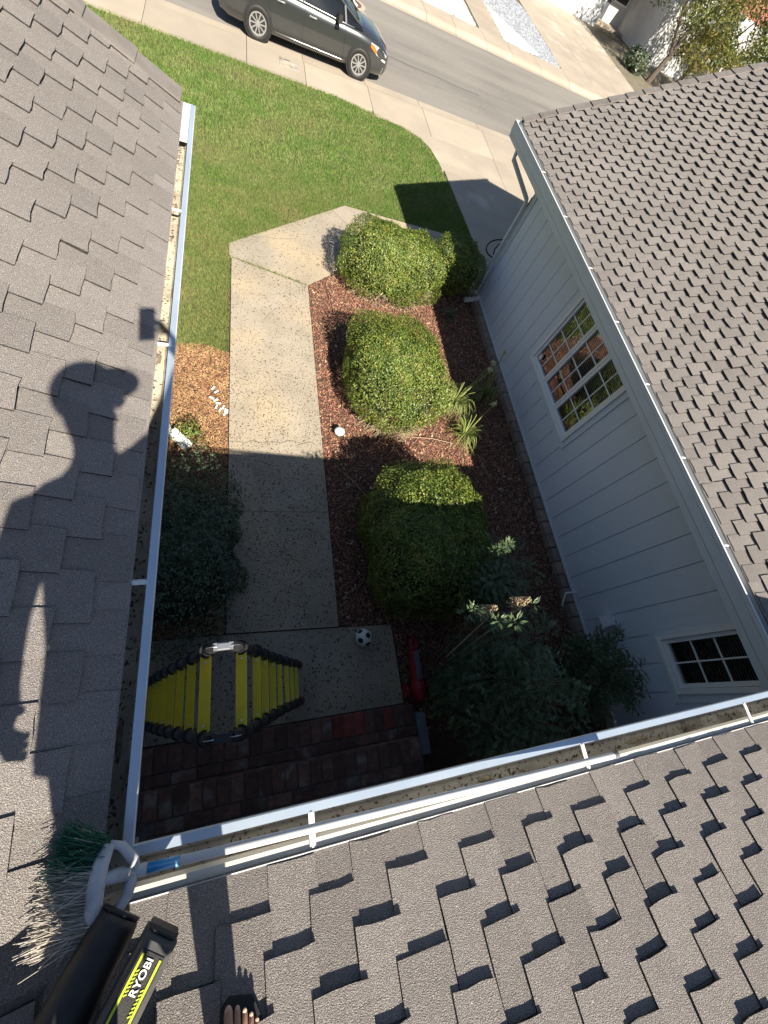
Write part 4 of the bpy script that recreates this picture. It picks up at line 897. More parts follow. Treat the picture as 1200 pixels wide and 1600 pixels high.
for x in (0.45, 3.12):
    for s in (-1, 1):
        yb = CY + s * 0.872
        mb = MB(); mb.lathe([(0.355, 0), (0.355, s * 0.016), (0.30, s * 0.018)], (x, yb, CZ + 0.33), 'y', 28); mb.build('wheel_arch', K['black'], car)
        mb = MB(); mb.lathe([(0.20, -0.2 * s), (0.30, -0.2 * s), (0.322, -0.15 * s), (0.322, 0.015 * s), (0.30, 0.034 * s), (0.215, 0.036 * s), (0.21, 0.0), (0.0, -0.005 * s)], (x, yb, CZ + 0.322), 'y', 28); wh = mb.build('wheel', K['black'], car, True)
        mb = MB(); mb.lathe([(0.215, 0.028 * s), (0.215, 0.039 * s), (0.185, 0.036 * s), (0.18, 0.016 * s)], (x, yb, CZ + 0.322), 'y', 28, caps=False); mb.lathe([(0.05, 0.02 * s), (0.045, 0.036 * s)], (x, yb, CZ + 0.322), 'y', 12)
        for k in range(10):
            t = 2 * math.pi * k / 10; R = Matrix.Rotation(-t, 3, 'Y'); mb.box(Vector((x, yb + 0.028 * s, CZ + 0.322)) + R @ Vector((0.115, 0, 0)), (0.15, 0.012, 0.026), R)
        mb.build('rim', K['alloy'], wh)
mb = MB(); mb.box((2.42, CY - 0.98, CZ + 1.03), (0.12, 0.20, 0.15), Matrix.Rotation(0.2, 3, 'Z'), taper=0.8); mb.tube([(2.47, CY - 0.86, CZ + 0.98), (2.44, CY - 0.93, CZ + 1.0)], 0.03, 5); mb.build('mirror', K['black'], car)
mb = MB(); mb.box((2.42, CY + 0.98, CZ + 1.03), (0.12, 0.20, 0.15), Matrix.Rotation(-0.2, 3, 'Z'), taper=0.8); mb.build('mirror', K['black'], car)
def side_y(x, s, u):                                      # body side at height fraction
    for (a, b) in zip(stn[:-1], stn[1:]):
        if a[0] <= x <= b[0]:
            k = (x - a[0]) / (b[0] - a[0]); w, lo, hi = [a[q] * (1 - k) + b[q] * k for q in (1, 2, 3)]; h_ = half(w, lo, hi); z = lo + u * (hi - lo)
            for (p, q) in zip(h_[:-1], h_[1:]):
                if p[1] <= z <= q[1]: return Vector((x, CY + s * (p[0] + (q[0] - p[0]) * (z - p[1]) / (q[1] - p[1]) + 0.003), CZ + z))
            return Vector((x, CY + s * w, CZ + z))
mb = MB()
for s in (-1, 1):
    for x0, x1 in ((1.55, 1.58), (2.68, 2.62), (0.86, 0.62)): mb.tube([side_y(x0 + (x1 - x0) * u, s, u) for u in (0.12, 0.3, 0.5, 0.7, 0.88, 0.96)], 0.006, 4)
mb.build('door_seam', K['black'], car)
for s in (-1, 1):
    for x in (0.98, 1.78):
        mb = MB(); p = side_y(x, s, 0.80); mb.tube([p + Vector((-0.09, 0, 0)), p + Vector((0, s * 0.028, 0.004)), p + Vector((0.09, 0, 0))], 0.014, 6); mb.build('door_handle', K['chrome'], car)
    mb = MB(); mb.tube([side_y(x, s, 0.13) for x in (0.86, 1.4, 2.0, 2.6, 2.72)], 0.008, 8); mb.build('sill_strip', K['chrome'], car, True)
    mb = MB(); V = []
    for x, u0, u1 in ((3.36, 0.80, 0.93), (3.55, 0.70, 0.95), (3.74, 0.62, 0.96), (3.87, 0.60, 0.92)): V += [side_y(x, s, u0) + Vector((0, s * .004, 0)), side_y(x, s, u1) + Vector((0, s * .004, 0.004))]
    mb.add(V, [(2 * i, 2 * i + 1, 2 * i + 3, 2 * i + 2) for i in range(3)]); hl = mb.build('headlight', K['headlight'], car)
    mb = MB(); V = []
    for x, u0, u1 in ((3.36, 0.81, 0.90), (3.48, 0.74, 0.88), (3.56, 0.73, 0.80)): V += [side_y(x, s, u0) + Vector((0, s * .010, 0)), side_y(x, s, u1) + Vector((0, s * .010, 0.004))]
    mb.add(V, [(2 * i, 2 * i + 1, 2 * i + 3, 2 * i + 2) for i in range(2)]); mb.build('indicator', K['amber'], hl)
    mb = MB(); mb.tube([side_y(3.80, s, 0.16) + Vector((0, s * .004, 0)), side_y(3.84, s, 0.40) + Vector((0, s * .004, 0))], 0.014, 5); mb.build('fog_trim', K['chrome'], car)
mb = MB(); mb.bbox(3.86, 3.995, CY - 0.42, CY + 0.42, CZ + 0.27, CZ + 0.42); mb.build('grille', K['black'], car)
mb = MB(); mb.tube([(3.0, CY - 0.45, CZ + 1.01), (2.8, CY + 0.1, CZ + 1.16)], 0.012, 4); mb.tube([(3.02, CY + 0.1, CZ + 1.01), (2.84, CY + 0.55, CZ + 1.11)], 0.012, 4); mb.build('wiper', K['black'], car)

# ================================================================== brick steps
steps = thing('brick_steps', 'dark red brick porch steps of two levels at the house entrance', 'steps')
rb = random.Random(12)
def brick_rows(name, z, y_front, rows, x0, x1, zb, red=()):
    mb = MB(); D = sum(r for r, _ in rows); mb.bbox(x0 + 0.006, x1 - 0.006, y_front - D + 0.004, y_front - 0.008, zb, z - 0.012); part = mb.build(name, K['mortar'], steps)
    y = y_front
    for dep, w in rows:
        x = x1 - rb.uniform(0, 0.02)
        while x - w > x0 - 0.02:
            ww = w + rb.uniform(-0.006, 0.006); bm = MB(); q = K['brick']
            if dep > 0.15 and y == y_front and x > 0.95 and name == 'lower_step' and rb.random() < 0.4: q = K['brick_red']
            bm.chamfer((x - ww / 2, y - dep / 2 + rb.uniform(-.003, .003), z - 0.03 + rb.uniform(-0.003, 0.003)), (ww - 0.010, dep - 0.011, 0.06), 0.006, Matrix.Rotation(rb.uniform(-.02, .02), 3, 'Z'))
            bm.build('brick', q, part); x -= ww
        y -= dep
    x = x1
    while x - 0.21 > x0 - 0.05:                           # riser bricks below the nosing
        bm = MB(); bm.bbox(x - 0.204, x - 0.006, y_front - 0.10, y_front - 0.004, zb + 0.004, z - 0.068); bm.build('brick', K['brick'], part); x -= 0.21
brick_rows('lower_step', 0.15, -0.262, [(0.212, 0.111), (0.100, 0.212)], -0.78, 1.80, -0.02)
brick_rows('upper_step', 0.32, -0.567, [(0.205, 0.111), (0.100, 0.212), (0.205, 0.111), (0.100, 0.212)], -0.78, 1.76, -0.02)
pf_ = MB(); pf_.bbox(-0.78, 4.3, -1.94, -1.185, 0.0, 0.31); pf_.build('porch_floor', K['concrete'], steps)
mb = MB(); mb.bbox(1.80, 1.90, -0.75, -0.36, 0.0, 0.20); mb.bbox(1.80, 1.846, -0.75, -0.358, 0.2, 0.203)
tag(mb.build('edging_board', K['board'], None), 'blue-grey board standing against the right end of the brick steps', 'board')

# ================================================================== folding ladder
lad = thing('folding_ladder', 'tall black telescopic ladder with yellow treads standing open over the path end', 'ladder')
rt = [(0.027, 2.5), (0.106, 2.22), (0.167, 1.90), (0.237, 1.58), (0.315, 1.24), (0.405, 0.88), (0.487, 0.55), (0.567, 0.25)]
lt = [(-0.125, 2.49), (-0.209, 2.19), (-0.291, 1.88), (-0.375, 1.56), (-0.455, 1.26), (-0.54, 0.92), (-0.62, 0.58), (-0.70, 0.26)]
def lsc(T):
    out = []
    for x, z in T:
        k = 1.05 - 0.05 * (2.5 - z) / 2.25; out.append((x * k, 4.6 - k * (4.6 - z)))
    return out
rt, lt = lsc(rt), lsc(lt)
YA, YB = lambda z: 0.244 - 0.030 * (z - 0.25) / 2.15, lambda z: -0.050 - 0.048 * (z - 0.25) / 2.15
for sgn, T in ((1, rt), (-1, lt)):
    fl = empty('ladder_leg'); fl.parent = lad
    (xa, za), (xb, zb_) = T[0], T[-1]; d = Vector((xb - xa, 0, zb_ - za)).normalized(); tilt = math.atan2(-d.z, d.x * sgn)
    xt, zt = xa - d.x * 0.10, za - d.z * 0.10; xl, zl_ = xb + d.x * 0.24, zb_ + d.z * 0.24
    for yf, out in ((YA, 0.030), (YB, -0.030)):
        mb = MB(); mb.tube([(xt, yf(zt) + out, zt), (xa, yf(za) + out, za)], 0.026, 12)
        for i in range(len(T) - 1):
            r_ = 0.026 + 0.0015 * i; (x0, z0), (x1, z1) = T[i], T[i + 1]; mb.tube([(x0, yf(z0) + out, z0), (x1, yf(z1) + out, z1)], r_, 12)
        mb.tube([(xb, yf(zb_) + out, zb_), (xl, yf(zl_) + out, zl_)], 0.036, 12); rail = mb.build('rail', K['ladder_black'], fl, True)
        for i, (x0, z0) in enumerate(T):
            mb = MB(); q = Vector((x0, yf(z0) + out, z0)); mb.tube([q - d * 0.022, q + d * 0.022], 0.036 + 0.001 * i, 12); mb.build('collar', K['black'], fl)
        mb = MB(); q = Vector((xl, yf(zl_) + out, zl_)); mb.tube([q - d * 0.02, q + d * 0.055], [0.04, 0.046], 10); mb.build('rubber_foot', K['redpaint'] if sgn > 0 else K['black'], fl)
    for (x0, z0) in T:
        tw = 0.050 if z0 > 2.3 else (0.042 if z0 > 1.4 else 0.034); mb = MB(); mb.box((x0, (YA(z0) + YB(z0)) / 2, z0 + 0.012), (tw, YA(z0) - YB(z0) + 0.012, 0.014))
        for k in range(6): mb.box((x0 - tw * 0.4 + k * tw * 0.16, (YA(z0) + YB(z0)) / 2, z0 + 0.0245), (0.004, YA(z0) - YB(z0) - 0.01, 0.003))
        tr_ = mb.build('tread', K['yellow'], fl)
        for e in (YA(z0) - 0.02, YB(z0) + 0.02):
            mb = MB(); mb.lathe([(0.005, 0.024), (0.005, 0.028), (0.0, 0.029)], (x0, e, z0), n=8); mb.build('rivet', K['chrome'], tr_)
for yf, out in ((YA, 0.03), (YB, -0.03)):
    y = yf(2.5) + out; mb = MB(); LZ = 0.115
    mb.tube([(-0.115, y, 2.47), (-0.10, y, 2.51), (-0.085, y, 2.525)], 0.024, 8); mb.tube([(0.018, y, 2.475), (0.0, y, 2.51), (-0.015, y, 2.525)], 0.024, 8)
    hg = mb.build('hinge', K['black'], lad)
    mb = MB(); mb.box((-0.05, y, 2.54), (0.085, 0.034, 0.016)); mb.box((-0.05, y, 2.551), (0.05, 0.024, 0.008)); mb.build('hinge_plate', K['alloy'] if out > 0 else K['ladder_black'], hg)
    mb = MB()
    for xx in (-0.098, 0.0): mb.tube([(xx + 0.026 * math.cos(t), y, 2.53 + 0.026 * math.sin(t)) for t in np.linspace(0, 6.283, 17)], 0.0022, 5)
    mb.build('wire_ring', K['chrome'], hg)

# ================================================================== football
ballc = Vector((1.355, 0.475, 0.098 - 0.02))
fb = thing('football', 'black and white football resting on the shaded concrete at the path end', 'ball', None, None, tuple(ballc))
mb = MB(); mb.ball((0, 0, 0), 0.098, 32, 20); mb.build('skin_panels', K['white'], fb, True)
ph = (1 + 5 ** .5) / 2
ico = [Vector(v).normalized() for v in [(0, 1, ph), (0, -1, ph), (0, 1, -ph), (0, -1, -ph), (1, ph, 0), (-1, ph, 0), (1, -ph, 0), (-1, -ph, 0), (ph, 0, 1), (-ph, 0, 1), (ph, 0, -1), (-ph, 0, -1)]]
Rb = Matrix.Rotation(0.5, 3, 'X') @ Matrix.Rotation(0.35, 3, 'Y')
for v in ico:
    a = v.orthogonal().normalized(); nb = min([w for w in ico if w is not v], key=lambda w: (w - v).length); a = (nb - v * nb.dot(v)).normalized(); b = v.cross(a); mb = MB(); V = [Rb @ (v * 0.0992)]
    for ring in (0.5, 1.0):
        for k in range(10):
            t = math.pi * k / 5; q = 0.36 * ring * (1.0 if k % 2 == 0 else 0.85); V.append(Rb @ ((v + (a * math.cos(t) + b * math.sin(t)) * q).normalized() * 0.0990))
    F = [(0, 1 + k, 1 + (k + 1) % 10) for k in range(10)] + [(1 + k, 11 + k, 11 + (k + 1) % 10, 1 + (k + 1) % 10) for k in range(10)]
    mb.add(V, F); mb.build('black_pentagon', K['black'], fb)

# ================================================================== white garden lamp, downspout shoe, scraps
lp = thing('garden_lamp', 'small white round cap light standing in the mulch beside the path', 'lamp', None, None, (1.34, 3.24, -0.02))
mb = MB(); mb.lathe([(0.025, 0), (0.025, 0.09), (0.07, 0.095), (0.072, 0.11), (0.068, 0.125), (0.04, 0.142), (0.0, 0.146)], (0, 0, 0), n=24); mb.build('cap', K['white'], lp, True)
mb = MB(); mb.tube([(0.06, 0, 0.0), (0.11, 0.03, -0.005), (0.16, 0.02, 0.0)], 0.006, 6); mb.build('cable', K['black'], lp)
ds = thing('downspout_shoe', 'white downspout shoe lying on tan bark below the left gutter', 'downspout', None, None, (-0.66, 2.96, 0.0))
mb = MB(); R = Matrix.Rotation(-0.72, 3, 'Z') @ Matrix.Rotation(0.25, 3, 'Y'); mb.box((0.03, 0, 0.07), (0.26, 0.105, 0.085), R)
mb.tube([(-0.09, 0.08, 0.1), (-0.115, 0.09, 0.3), (-0.115, 0.09, 2.7)], 0.045, 4); mb.build('spout', K['white'], ds)
sc = [(333, 606), (338, 612), (331, 622), (337, 625), (341, 630), (338, 636), (344, 640), (349, 636), (352, 641), (351, 646), (355, 643)]
angs = [0.9, 0.8, -0.4, 0.7, 0.2, 1.3, 1.2, 1.4, 1.5, 1.3, 1.5]
def ground_at(px, py, z):
    d = ROT @ np.array([px - 600, py - 800, FPX]); t = (z - CAM_H) / d[2]; return d[0] * t, d[1] * t
for i, ((px, py), an) in enumerate(zip(sc, angs)):
    x, y = ground_at(px, py, 0.02); mb = MB(); mb.chamfer((x, y, 0.018 + 0.004 * (i % 3)), (0.062, 0.022, 0.012), 0.003, Matrix.Rotation(an, 3, 'Z') @ Matrix.Rotation(0.1 * (i % 3 - 1), 3, 'Y'))
    tag(mb.build('plastic_strip', K['white']), ('white plastic strip at the far upper end of the scattered trail', 'second white strip down the trail, parallel to the uppermost one', 'white strip lying crosswise at the left bend of the trail', 'white strip tilted just right of the crosswise one', 'white strip in the middle bend of the scattered trail', 'white strip below the middle bend, leftmost of the lower cluster', 'second strip from the left in the lower cluster', 'upper strip of the lower cluster of white strips', 'white strip in the middle of the lower cluster near the path', 'lowest white strip of the trail beside the path', 'white strip touching the path edge, rightmost of the trail')[i], 'plastic strip', 'white strips scattered on the bark')
# red toy
toy = thing('toy_mower', 'red plastic toy with long grey panel lying in the dark bed by the steps', 'toy', None, None, (1.89, -0.02, 0.0))
mb = MB(); mb.chamfer((0, 0.12, 0.16), (0.10, 0.36, 0.10), 0.02); mb.ball((0.005, -0.12, 0.15), (0.085, 0.13, 0.10), 16, 10)
mb.box((-0.03, 0.36, 0.17), (0.03, 0.16, 0.05)); mb.box((0.035, 0.36, 0.17), (0.025, 0.16, 0.05)); mb.box((0.0, 0.43, 0.17), (0.09, 0.03, 0.05)); mb.build('shell', K['redpaint'], toy)
mb = MB(); mb.chamfer((0.012, 0.13, 0.214), (0.06, 0.30, 0.02), 0.005); mb.build('panel', K['greypad'], toy)
for s in (-0.12, 0.10):
    mb = MB(); mb.lathe([(0.07, -0.02), (0.07, 0.02), (0.03, 0.025)], (s, -0.12, 0.07), 'x', 18); mb.build('wheel', K['redpaint'] if s < 0 else K['black'], toy)
mb = MB(); mb.tube([(0.06, -0.10, 0.17), (0.19, -0.09, 0.19)], [0.014, 0.010], 8); mb.ball((0.2, -0.09, 0.19), 0.016, 8, 6); mb.build('lever', K['redpaint'], toy)
# black hose loop with white plug at the garage corner
hs = thing('cable_loop', 'black cable loop with white connector hanging at the garage corner', 'cable')
def loop_pts(c, r, n=26, t0=0.3, t1=5.6): return [(c[0] - 0.01, c[1] + r * math.cos(t0 + (t1 - t0) * k / n), c[2] + r * math.sin(t0 + (t1 - t0) * k / n) * 1.0) for k in range(n + 1)]
mb = MB()
LOOP = [(4.47, 6.93, 1.10), (4.42, 6.93, 1.085), (4.34, 6.935, 1.06), (4.267, 6.94, 1.01), (4.235, 6.94, 0.94), (4.25, 6.94, 0.87), (4.31, 6.93, 0.81), (4.40, 6.92, 0.775), (4.505, 6.90, 0.765)]
LOOP2 = [(4.47, 6.93, 1.10), (4.50, 6.95, 1.05), (4.45, 6.95, 0.99), (4.42, 6.95, 0.90), (4.44, 6.94, 0.83), (4.505, 6.90, 0.765)]
P = [Vector(p) for p in LOOP]
mb.tube(P, 0.012, 6); mb.tube([Vector(p) for p in LOOP2], 0.012, 6); mb.build('loop', K['black'], hs, True)
mb = MB(); mb.tube([Vector(LOOP[0]) + Vector((0.06, -0.02, 0)), Vector(LOOP[0])], [0.034, 0.026], 8); mb.build('connector', K['white'], hs)
lt_ = thing('wall_lantern', 'small dark lantern mounted under the far end of the garage eave', 'lantern', None, None, (4.62, 6.84, 1.75))
mb = MB(); mb.box((0, 0.03, 0), (0.12, 0.08, 0.2)); mb.box((0, 0.10, 0.02), (0.11, 0.11, 0.22), taper=0.7); mb.lathe([(0.09, 0.14), (0.02, 0.2)], (0, 0.1, 0), n=8); mb.build('housing', K['black'], lt_)
mb = MB(); mb.box((0, 0.10, -0.02), (0.09, 0.125, 0.12)); mb.build('glass', K['headlight'], lt_)

# ================================================================== broom lying in the corner
br = thing('broom', 'worn angle broom with green and grey bristles, white pole laid along the gutter', 'broom')
capA, capB = Vector((-0.314, -0.298, 3.085)), Vector((-0.324, -0.470, 3.09))          # ends of the bristle block
hub = Vector((-0.258, -0.384, 3.045))
mb = MB()
def strap(pts, w): mb.tube(pts, w, 6, squash=0.55)
mid = (capA + capB) / 2
mb.tube([capA, capA * .5 + mid * .5 + Vector((-.01, 0, .006)), mid + Vector((-.012, 0, .008)), capB * .5 + mid * .5 + Vector((-.01, 0, .006)), capB], [0.016, 0.02, 0.021, 0.02, 0.016], 10)
mb.tube([capA, Vector((-0.285, -0.312, 3.075)), Vector((-0.258, -0.352, 3.055)), hub], [0.008, 0.011, 0.014, 0.018], 8)
mb.tube([capB, Vector((-0.292, -0.466, 3.08)), Vector((-0.266, -0.428, 3.06)), hub], [0.008, 0.011, 0.015, 0.018], 8)
mb.tube([mid + Vector((-.01, 0.012, .01)), Vector((-0.288, -0.376, 3.07)), hub], [0.014, 0.017, 0.019], 8)
mb.build('head', K['broom_cap'], br, True)
def bristles(name, u0, u1, n, m, seed, L0=0.11, spread=0.055):
    a = np.random.default_rng(seed); V = []; F = []; o = 0
    for i in range(n):
        u = a.uniform(u0, u1); p = np.array(capA) * (1 - u) + np.array(capB) * u + np.array([-0.008, 0, 0]) + a.normal(0, 0.008, 3)
        L = L0 * a.uniform(0.82, 1.06) * (1.0 + 0.10 * (u - 0.5)); d = np.array([-1.0, 0.34 * (1 - u) ** 1.5 + a.normal(0, spread), -0.10 + a.normal(0, 0.10)]); 
        if a.random() < 0.05: d += a.normal(0, 0.35, 3)
        d /= np.linalg.norm(d); bend = a.normal(0, 0.012, 3) + np.array([0, 0, -0.008]); w = 0.0010
        for s in range(3):
            c = p + d * L * s / 2 + bend * (s / 2) ** 2
            for k in range(3): V.append(c + w * np.array([0, math.cos(2.1 * k), math.sin(2.1 * k)]))
        for s in range(2):
            for k in range(3): F.append((o + s * 3 + k, o + s * 3 + (k + 1) % 3, o + s * 3 + 3 + (k + 1) % 3, o + s * 3 + 3 + k))
        o += 9
    b = raw_mesh(name, V, F, m, br); b['kind'] = 'stuff'; return b
bristles('green_bristles', -0.05, 0.33, 800, K['bristle_green'], 3, 0.108)
bristles('grey_bristles', 0.30, 1.06, 1900, K['bristle_grey'], 4, 0.112)
bristles('grey_bristles', -0.1, 0.9, 110, K['bristle_grey'], 6, 0.075, 0.45)
pe = Vector((1.53, -0.425, 3.02)); pd = (pe - hub).normalized()
mb = MB(); mb.tube([hub - pd * 0.01, pe], 0.0125, 12); pl = mb.build('pole', K['pole'], br, True)
mb = MB(); mb.tube([hub + pd * 0.035, hub + pd * 0.115], 0.0133, 12); mb.build('label_sleeve', K['blue_label'], pl, True)
mb = MB(); mb.tube([hub - pd * 0.012, hub + pd * 0.033], 0.0155, 12); mb.build('socket', K['broom_cap'], pl, True)
mb = MB(); mb.tube([pe - pd * 0.012, pe + pd * 0.01], 0.0138, 12); mb.build('end_tip', K['greypad'], pl)

# ================================================================== leaf blower with battery
bl = thing('leaf_blower', 'black cordless leaf blower with lime striped battery lying in the roof valley', 'leaf blower')
mb = MB(); tA, tB = Vector((-0.274, -0.458, 3.085)), Vector((-0.54, -0.90, 3.24))
mb.tube([tA, tA * .97 + tB * .03, tA * .6 + tB * .4, tB], [0.050, 0.053, 0.056, 0.066], 24); mb.tube([tA + Vector((0, 0, 0)), tA * 1.02 - tB * .02], [0.047, 0.049], 24); mb.build('tube', K['tool_black'], bl, True)
bc0, bc1 = Vector((-0.160, -0.487, 3.20)), Vector((-0.278, -0.668, 3.235))
ax = (bc1 - bc0).normalized(); nz = Vector((0.10, 0.12, 1)); nz = (nz - ax * nz.dot(ax)).normalized(); sx = ax.cross(nz).normalized()      # sx points to picture left
RB = Matrix((sx, ax, nz)).transposed(); bc = (bc0 + bc1) / 2; BL = (bc1 - bc0).length
mb = MB(); mb.chamfer(bc - nz * 0.045, (0.080, BL, 0.09), 0.011, RB); bat = mb.build('battery', K['tool_grey'], bl)
mb = MB(); mb.chamfer(bc - nz * 0.045 - ax * (BL / 2 + 0.004), (0.070, 0.016, 0.075), 0.01, RB); mb.build('battery_end', K['tool_black'], bat)
mb = MB(); mb.box(bc + nz * 0.0005 + ax * 0.012, (0.056, BL - 0.03, 0.003), RB); mb.build('label_panel', K['tool_black'], bat)
mb = MB()
for s in (-1, 1):
    c = bc + nz * 0.0032 + ax * 0.010 + sx * 0.0215 * s
    mb.box(c, (0.0052, BL - 0.045, 0.001), RB)
    for k in range(7):
        mb.box(bc + nz * 0.0033 + sx * 0.0150 * s + ax * (-0.038 + 0.0065 * k - 0.012 * s), (0.007, 0.0025, 0.001), RB @ Matrix.Rotation(0.7 * 1, 3, 'Z'))
mb.box(bc - nz * 0.03 - sx * 0.0406 + ax * 0.0, (0.001, BL * 0.6, 0.004), RB); mb.build('lime_stripes', K['lime'], bat)
fc = bpy.data.curves.new('brand_lettering', 'FONT'); fc.body = 'RYOBI'; fc.align_x = 'CENTER'; fc.align_y = 'CENTER'; fc.size = 0.0215; fc.offset = 0.0005; fc.extrude = 0.0004; fc.space_character = 1.03
fo = bpy.data.objects.new('brand_lettering', fc); COL.objects.link(fo); dg = bpy.context.evaluated_depsgraph_get(); me = bpy.data.meshes.new_from_object(fo.evaluated_get(dg)); bpy.data.objects.remove(fo)
me.name = 'brand_lettering'; me.materials.clear(); me.materials.append(K['white_print']); lo = obj('brand_lettering', me, bat)
lo.matrix_world = Matrix.Translation(bc + nz * 0.0040 + ax * (-BL / 2 + 0.066)) @ Matrix((-ax, sx, nz)).transposed().to_4x4()
mb = MB(); q0 = bc1 + ax * 0.01 - nz * 0.03; mb.tube([q0, q0 + ax * 0.10 - nz * 0.02 + sx * 0.03, q0 + ax * 0.22 + sx * 0.10], [0.06, 0.09, 0.085], 16); mb.tube([q0 + ax * 0.2 + sx * 0.1, tB + Vector((0.02, 0.02, 0))], [0.085, 0.075], 16); mb.build('motor_housing', K['tool_black'], bl, True)
mb = MB(); mb.tube([q0 + ax * 0.2 + nz * 0.08, q0 + ax * 0.12 + nz * 0.15, q0 - ax * 0.0 + nz * 0.13 + ax * 0.05], 0.018, 10); mb.build('handle', K['tool_grey'], bl, True)

# ================================================================== person holding the phone (mostly seen as a shadow)
ps = thing('person', 'person in dark shorts, cap and sandals standing on the roof holding up a phone', 'person', None, None, (-0.08, -0.88, 3.1))
def skin_body(name, nodes, edges, m, root, parent, levels=2):
    me = bpy.data.meshes.new(name); keys = list(nodes); me.from_pydata([nodes[k][0] for k in keys], [(keys.index(a), keys.index(b)) for a, b in edges], []); me.materials.append(m)
    o = obj(name, me, parent); o.matrix_parent_inverse = parent.matrix_world.inverted() if False else Matrix.Translation(-parent.location)
    sk = o.modifiers.new('skin', 'SKIN'); sk.use_smooth_shade = True
    for i, k in enumerate(keys):
        r_ = nodes[k][1]; me.skin_vertices[0].data[i].radius = (r_, r_) if not isinstance(r_, tuple) else r_; me.skin_vertices[0].data[i].use_root = (k == root)
    s2 = o.modifiers.new('sub', 'SUBSURF'); s2.levels = levels; s2.render_levels = levels; return o
FRx, FRy, FRz = 0.020, -0.735, 3.085
Nn_ = {'pel': ((-0.10, -0.93, 3.95), 0.145), 'waist': ((-0.11, -0.89, 4.10), 0.135), 'chest': ((-0.13, -0.80, 4.28), 0.155), 'ust': ((-0.145, -0.72, 4.42), 0.11), 'neck': ((-0.155, -0.67, 4.49), 0.055), 'head1': ((-0.16, -0.62, 4.58), 0.078), 'head2': ((-0.165, -0.61, 4.67), 0.098), 'head3': ((-0.165, -0.61, 4.745), 0.082),
       'hipR': ((-0.005, -0.94, 3.90), 0.11), 'kneeR': ((0.02, -0.86, 3.50), 0.066), 'calfR': ((0.018, -0.90, 3.36), 0.060), 'ankR': ((0.016, -0.945, 3.165), 0.038), 'hipL': ((-0.20, -0.94, 3.90), 0.11), 'kneeL': ((-0.235, -0.86, 3.50), 0.066), 'calfL': ((-0.235, -0.90, 3.36), 0.060), 'ankL': ((-0.225, -0.945, 3.165), 0.038),
       'heelR': ((0.014, -0.955, 3.14), 0.034), 'ballR': ((0.020, -0.782, 3.108), 0.030), 'heelL': ((-0.222, -0.955, 3.14), 0.034), 'ballL': ((-0.212, -0.782, 3.108), 0.030),
       'shR': ((0.010, -0.71, 4.44), 0.064), 'elR': ((0.10, -0.47, 4.53), 0.047), 'wrR': ((0.130, -0.225, 4.545), 0.030), 'palmR': ((0.115, -0.165, 4.565), 0.032),
       'shL': ((-0.305, -0.74, 4.40), 0.062), 'elL': ((-0.385, -0.79, 4.12), 0.047), 'wrL': ((-0.425, -0.74, 3.87), 0.034), 'palmL': ((-0.43, -0.72, 3.79), 0.038)}
Ee = [('pel', 'waist'), ('waist', 'chest'), ('chest', 'ust'), ('ust', 'neck'), ('neck', 'head1'), ('head1', 'head2'), ('head2', 'head3'), ('pel', 'hipR'), ('hipR', 'kneeR'), ('kneeR', 'calfR'), ('calfR', 'ankR'), ('pel', 'hipL'), ('hipL', 'kneeL'), ('kneeL', 'calfL'), ('calfL', 'ankL'),
      ('ankR', 'heelR'), ('heelR', 'ballR'), ('ankL', 'heelL'), ('heelL', 'ballL'), ('ust', 'shR'), ('shR', 'elR'), ('elR', 'wrR'), ('wrR', 'palmR'), ('ust', 'shL'), ('shL', 'elL'), ('elL', 'wrL'), ('wrL', 'palmL')]
for side_, bx, by, sg in (('R', 0.020, -0.782, 1), ('L', -0.212, -0.782, -1)):      # toes
    tz = lambda y: -0.35 * (y + 0.80)
    for k, (dx, ln, r_) in enumerate(((-0.030, 0.070, 0.0125), (-0.009, 0.066, 0.0088), (0.008, 0.058, 0.0080), (0.023, 0.048, 0.0075), (0.036, 0.036, 0.0072))):
        a_, b_, c_ = 't%s%da' % (side_, k), 't%s%db' % (side_, k), 't%s%dc' % (side_, k)
        Nn_[a_] = ((bx + dx * 0.85 * sg, by + 0.012, 3.108 + tz(by + 0.012)), r_ * 1.05); Nn_[b_] = ((bx + dx * sg, by + ln * 0.6, 3.110 + tz(by + ln * 0.6)), r_); Nn_[c_] = ((bx + dx * 1.05 * sg, by + ln, 3.102 + tz(by + ln)), r_ * 0.9)
        Ee += [('ball' + side_, a_), (a_, b_), (b_, c_)]
# fingers of the phone hand curl round the phone edge, those of the left hand hang slightly curled
for k in range(4):
    o_ = Vector((0.015 - 0.012 * k, 0.012 * k - 0.01, 0.012 * k)); p0 = Vector((0.10, -0.140, 4.578)) + o_; p1 = p0 + Vector((-0.028, 0.020, 0.028)); p2 = p1 + Vector((-0.034, 0.0, 0.010)); p3 = p2 + Vector((-0.018, -0.012, -0.008))
    for q, (nm, r_) in enumerate((('a', .0095), ('b', .009), ('c', .0082), ('d', .0075))): Nn_['f%d%s' % (k, nm)] = (tuple((p0, p1, p2, p3)[q]), r_)
    Ee += [('palmR', 'f%da' % k), ('f%da' % k, 'f%db' % k), ('f%db' % k, 'f%dc' % k), ('f%dc' % k, 'f%dd' % k)]
    p0 = Vector((-0.433, -0.75 + 0.019 * k, 3.755)); p1 = p0 + Vector((0.008, 0.004, -0.038)); p2 = p1 + Vector((0.018, 0.0, -0.026 + 0.004 * abs(k - 1))); p3 = p2 + Vector((0.016, 0, -0.008))
    for q, (nm, r_) in enumerate((('a', .0095), ('b', .009), ('c', .0082), ('d', .0075))): Nn_['l%d%s' % (k, nm)] = (tuple((p0, p1, p2, p3)[q]), r_)
    Ee += [('palmL', 'l%da' % k), ('l%da' % k, 'l%db' % k), ('l%db' % k, 'l%dc' % k), ('l%dc' % k, 'l%dd' % k)]
